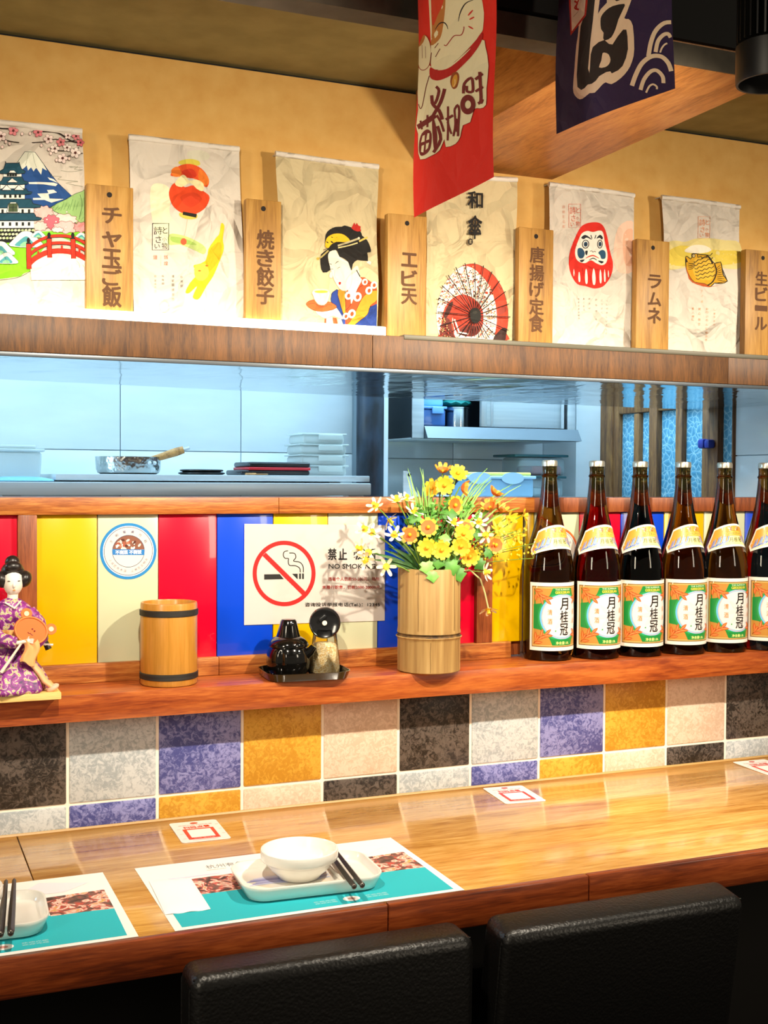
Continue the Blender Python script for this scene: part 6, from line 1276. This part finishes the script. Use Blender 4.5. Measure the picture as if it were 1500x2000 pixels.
def art_cat(A, H):
    setcrop(A, H, 800, 0, 4.65)
    cream = '#F4E3B4'; br = '#7C241C'; rd = '#C01C10'
    A.poly([(80, 640), (105, 560), (200, 600), (260, 640), (420, 560), (630, 350), (670, 420), (700, 590), (690, 800), (690, 950), (640, 985), (590, 990), (560, 1110), (500, 1140), (480, 1240), (440, 1310), (360, 1340), (350, 1270), (310, 1370), (240, 1420), (140, 1455), (115, 1330), (110, 1220), (85, 1150), (95, 1000), (80, 850)], cream, sm=2, line='#8A2A18', lw=4)
    A.poly([(60, 480), (80, 430), (95, 400), (110, 360), (150, 325), (185, 370), (205, 450), (200, 540), (180, 610), (130, 640), (85, 610)], cream, sm=3, line='#A8401C', lw=7); A.poly([(80, 430), (125, 330), (150, 325), (130, 385)], '#C87A34', sm=2)
    for x in (115, 150): A.line([(x, 410 + (x-115)*0.4), (x+3, 530)], 4, '#8A3A1C')
    A.poly([(205, 420), (225, -200), (560, -260), (650, 30), (650, 230), (630, 300), (560, 400), (450, 530), (340, 620), (260, 635), (210, 610)], cream, sm=3); A.poly([(330, -150), (225, 10), (215, 300), (205, 415), (275, 370), (310, 290), (345, 60), (350, -100)], '#C47A34', sm=3); A.poly([(350, -160), (230, -120), (222, 230), (275, 140), (330, 20)], '#D9401E', sm=3)
    A.line([(245, 275), (285, 220), (325, 208), (350, 230), (362, 268)], 11, '#2A1A14', sm=4, taper=True); A.line([(450, 195), (470, 110), (515, 30), (580, -5)], 10, '#2A1A14', sm=4, taper=True)
    A.line([(325, 410), (345, 415), (375, 375), (415, 325), (470, 318), (492, 270), (495, 240)], 8, '#A82A1C', sm=4)
    for a, c in (((530, 140), (570, 88)), ((540, 175), (580, 150)), ((530, 235), (570, 260))): A.line([a, ((a[0]+c[0])/2, (a[1]+c[1])/2), c], 14, '#D8331E', sm=3, taper=True)
    for a, c in (((240, 440), (275, 395)), ((248, 520), (290, 445)), ((200, 590), (210, 480))): A.line([a, c], 7, '#7A3018')
    A.poly([(200, 615), (260, 640), (340, 632), (420, 580), (540, 450), (635, 290), (640, 360), (570, 490), (480, 600), (400, 680), (300, 730), (240, 730), (200, 700)], rd, sm=3)
    A.poly([(385, 745), (400, 670), (440, 655), (460, 700), (445, 790), (410, 808)], '#9A4A1A', sm=3); A.poly([(400, 740), (415, 690), (440, 680), (445, 740), (425, 790), (405, 790)], '#D9962A', sm=3); A.line([(425, 720), (428, 760), (415, 790)], 8, '#EFC27A')
    A.line([(195, 690), (165, 800), (140, 960), (120, 990), (100, 950)], 7, '#7A2A18', sm=3)
    # brush characters on the body
    B_ = br
    A.line([(262, 790), (290, 830), (262, 940), (222, 930)], 26, B_, sm=3); A.line([(340, 810), (310, 930), (250, 1050)], 30, B_, sm=3); A.line([(225, 870), (240, 950), (300, 1010), (330, 1090)], 30, B_, sm=3); A.line([(345, 1200), (320, 1120), (280, 1050)], 20, B_, sm=3)
    A.line([(105, 1160), (190, 1110), (270, 1050)], 46, B_, sm=3); A.line([(130, 1100), (150, 1180)], 18, B_); A.line([(195, 1050), (200, 1160)], 18, B_); A.line([(250, 1090), (270, 1230), (275, 1370)], 40, B_, sm=3, taper=True); A.line([(290, 1150), (320, 1270), (260, 1390)], 26, B_, sm=3)
    A.poly([(130, 1290), (150, 1220), (200, 1180), (240, 1220), (235, 1340), (200, 1400), (150, 1420), (130, 1370)], B_, sm=3); A.poly([(148, 1300), (160, 1240), (180, 1230), (180, 1290)], cream); A.poly([(195, 1280), (205, 1215), (222, 1215), (222, 1270)], cream); A.poly([(150, 1385), (155, 1330), (178, 1320), (172, 1390)], cream); A.poly([(192, 1370), (195, 1310), (222, 1300), (212, 1350)], cream)
    A.line([(360, 1090), (420, 1050)], 22, B_); A.line([(375, 970), (380, 1160), (378, 1280)], 16, B_, sm=3); A.line([(375, 1110), (395, 1180), (410, 1220)], 16, B_, sm=3); A.line([(430, 1000), (440, 1130), (425, 1240)], 16, B_, sm=3); A.line([(430, 1000), (455, 955), (470, 1010), (465, 1120), (462, 1240)], 18, B_, sm=3); A.line([(450, 1080), (450, 1200)], 10, B_)
    A.ring(540, 950, 26, 62, B_, n=28, sy=1.45); A.line([(500, 850), (505, 760), (560, 705), (575, 760), (575, 830), (530, 830), (525, 780)], 22, B_, sm=3); A.line([(595, 720), (655, 665)], 24, B_); A.line([(630, 650), (640, 780), (648, 910), (625, 940)], 26, B_, sm=3); A.line([(600, 830), (662, 785)], 22, B_); A.line([(650, 940), (665, 900)], 18, B_)
def art_navy(A, H):
    setcrop(A, H, 1070, 0, 5.77)
    cream = '#F1E0BE'; K = '#2A2522'; nv = '#2C1F48'
    A.poly([(330, -200), (365, 300), (345, 500), (320, 800), (300, 1000), (320, 1080), (380, 1125), (440, 1100), (500, 1055), (560, 1050), (640, 970), (690, 935), (750, 955), (850, 890), (930, 800), (980, 700), (1010, 560), (1005, 300), (960, 225), (915, 215), (975, 60), (985, -200)], cream, sm=2)
    A.poly([(628, -100), (700, -100), (710, 40), (640, 110), (605, 165)], nv); A.poly([(440, -200), (570, -200), (545, 250), (520, 480), (505, 650), (490, 780), (505, 830), (515, 760), (525, 620), (550, 540), (620, 485), (690, 460), (740, 505), (780, 512), (840, 420), (900, 345), (935, 345), (945, 420), (945, 560), (920, 660), (880, 750), (830, 800), (760, 835), (745, 812), (700, 820), (620, 865), (575, 920), (530, 950), (480, 960), (440, 1000), (400, 1020), (355, 985), (350, 850), (370, 600), (390, 300), (420, 200)], K, sm=1)
    A.poly([(620, 768), (650, 690), (665, 610), (700, 605), (735, 625), (752, 680), (735, 730), (690, 765)], cream, sm=2); A.poly([(640, 250), (650, 190), (700, 130), (780, 80), (915, 55), (905, 110), (850, 230), (820, 330), (770, 430), (700, 465), (675, 440), (680, 380), (650, 340)], K, sm=2); A.poly([(800, -100), (900, -100), (860, 15), (825, 25), (800, 10)], K)
    A.poly([(200, -120), (470, -120), (455, 180), (265, 405), (245, 200)], '#C5301E'); A.poly([(228, -120), (440, -120), (432, 170), (280, 355), (262, 190)], '#F0E2C4'); A.line([(290, 10), (330, 40), (300, 90), (355, 110)], 22, '#C5301E', sm=3); A.line([(345, 0), (320, 60), (330, 110)], 16, '#C5301E', sm=2); A.line([(350, 130), (290, 190)], 6, '#B09A70')
    def arcs(pts_list, wds):
        for pts, wd in zip(pts_list, wds): A.line(pts, wd, cream, sm=4)
    arcs([[(965, 970), (1010, 850), (1080, 720), (1180, 640), (1280, 640), (1345, 710), (1370, 800)], [(1050, 1015), (1090, 900), (1160, 810), (1225, 795), (1280, 860), (1285, 935)], [(1105, 1045), (1140, 975), (1180, 950), (1215, 975), (1215, 1005)]], (46, 40, 20))
    arcs([[(1150, 640), (1185, 480), (1240, 350), (1330, 265), (1430, 255)], [(1225, 590), (1255, 470), (1310, 400), (1360, 385), (1385, 425)], [(1270, 595), (1290, 545), (1320, 505), (1348, 490)]], (44, 40, 18))
banner('red_cat_banner', 0.640, [(812, 0), (815, 425), (960, 345), (958, 0)], [(-0.678, 1.981), (-0.687, 1.699), (-0.890, 1.705), (-0.884, 1.905)], 2.16, 'red hanging banner with a cream beckoning cat and brown brush characters', '#E8260F', art_cat, 1.0, 1)
banner('navy_wave_banner', 0.845, [(1084, 0), (1083, 262), (1312, 172), (1318, 0)], [(-0.682, 2.012), (-0.684, 1.8315), (-0.945, 1.8155), (-0.949, 1.915)], 2.16, 'navy hanging banner with a black and cream brush character and white wave arcs', '#2E2049', art_navy, 2.2, 1)

# ------------------------------------------------------------------ flat signs on the panels
sg = empty('no_smoking_sign', (0.769, 0.0565, 1.085), 0, 'translucent white no smoking film with a red barred circle on the panels', 'sign')
t = NT('sign_film'); pset(t.b, Base_Color=rgb('#E6DDD6'), Roughness=0.3)
tb = t.n('ShaderNodeBsdfTransparent'); mx = t.n('ShaderNodeMixShader'); mx.inputs[0].default_value = 0.68
t.l(tb.outputs[0], mx.inputs[1]); t.l(t.b.outputs[0], mx.inputs[2]); t.l(mx.outputs[0], t.out.inputs[0])
b = MB(); b.prism([(0.626, 1.087), (0.912, 1.084), (0.911, 1.272), (0.626, 1.277)], lambda a, c, h: (a, h, c), 0.0560, 0.0564); b.build('film', t.m, sg)
A = Art(); HS = homog([(478, 1023), (752, 1027), (752, 1212), (477, 1221)], [(0.626, 1.277), (0.911, 1.271), (0.912, 1.084), (0.626, 1.087)]); setcrop(A, HS, 470, 1010, 5)
K = '#1C1A18'; RD = '#E81410'
A.poly([(232, 558), (385, 556), (425, 606), (232, 610)], K); A.poly([(505, 553), (560, 552), (560, 604), (555, 604)], K)
for x in (583, 612): A.poly([(x-9, 550), (x+9, 550), (x+9, 604), (x-9, 604)], K)
A.line([(585, 540), (580, 500), (540, 475), (480, 470), (468, 430), (470, 405), (435, 400), (420, 370), (430, 338), (466, 328)], 9, K, sm=4); A.line([(615, 540), (612, 480), (580, 440), (520, 428), (542, 395), (530, 355), (478, 350)], 9, K, sm=4)
A.ring(427, 550, 268, 308, RD, n=64, sy=1.04); A.line([(232, 362), (620, 745)], 46, RD)
A.text('禁', 898, 362, 80, 110, K, 0.03); A.text('止', 1000, 362, 80, 105, K, 0.03); A.text('吸', 1150, 362, 80, 105, K, 0.03); A.text('烟', 1275, 362, 80, 105, K, 0.03)
A.text('NO SMOKING', 1090, 480, 455, 46, K, 0.010); A.text('违者个人罚款50-200元，场所', 1107, 604, 500, 36, '#A8261C', 0.01); A.text('未履行职责，罚款2000-20000元。', 1088, 684, 580, 36, '#A8261C', 0.01); A.text('咨询投诉举报电话(Tel.)：12345', 995, 855, 730, 44, K, 0.012)
A.build('sign_print', lambda x, z, h: (x, 0.0560 - h, z), sg, ink, base=1e-4)
def roundtag(x, y, z, R, label, rim, qr):
    r = empty('round_sticker', (x, y, z), 0, label, 'sticker'); FX = lambda a, c, h: (x + a, y - h, z + c)
    b = MB(); b.prism([(R*math.cos(2*PI*k/64), R*math.sin(2*PI*k/64)) for k in range(64)], FX, 0.0, 0.0004); b.build('disc', mat('sticker_' + rim.lstrip('#'), rim, 0.35), r)
    A = Art(); A.ell(0, 0, R*0.90, R*0.90, '#F3F1EC', n=56); A.ring(0, 0, R*0.845, R*0.865, '#3C4468', n=56); A.ell(0, 0, R*0.845, R*0.845, '#EBE0D4', n=56); A.ell(0, 0, R*0.575, R*0.575, '#3C4468', n=48); A.ell(0, 0, R*0.555, R*0.555, '#EFE4D6', n=48)
    top = [(R*0.555*math.cos(a), R*0.555*math.sin(a)) for a in [0.10 + (PI-0.20)*k/20 for k in range(21)]]
    A.poly(top, '#8A5A48'); random.seed(3)
    for k in range(26):
        a = random.uniform(0.25, PI-0.25); q = R*random.uniform(0.12, 0.46); A.ell(q*math.cos(a), q*math.sin(a)*0.9 + R*0.05, R*0.075, R*0.04, random.choice(['#E9D9CE', '#C07A60', '#5A2E26', '#F2EAE2', '#A85A44']), rot=random.random()*3, n=9)
    A.poly([(-R*0.57, R*0.08), (R*0.57, R*0.05), (R*0.565, -R*0.15), (-R*0.565, -R*0.12)], '#2F7CC4')
    A.text('不剩菜 不剩饭', 0, -R*0.035, R*0.92, R*0.14, '#FFFFFF', 0.03, flip=1)
    for i, ch in enumerate('文明餐桌行动'):
        a = math.radians(150 - i*24); A.text(ch, R*0.70*math.cos(a), R*0.70*math.sin(a), R*0.10, R*0.10, '#8A86A0', 0.01, rot=a - PI/2, flip=1)
    for i, ch in enumerate('上城区商务局 上城区文明办'):
        if ch == ' ': continue
        a = math.radians(206 + i*10.7); A.text(ch, R*0.70*math.cos(a), R*0.70*math.sin(a), R*0.085, R*0.085, '#8A86A0', 0.005, rot=a + PI/2, flip=1)
    A.build('sticker_print', lambda a, c, h: FX(a, c, h), r, paper_ink, base=5e-4, eps=1e-5); return r
roundtag(0.4105, 0.0578, 1.2295, 0.0508, 'blue rimmed round white sticker on the pale green panel by the cup', '#2E86C8', 0)
roundtag(1.330, 0.0998, 1.2120, 0.0500, 'orange rimmed round sticker on the panel behind the first bottle', '#D9682C', 0)
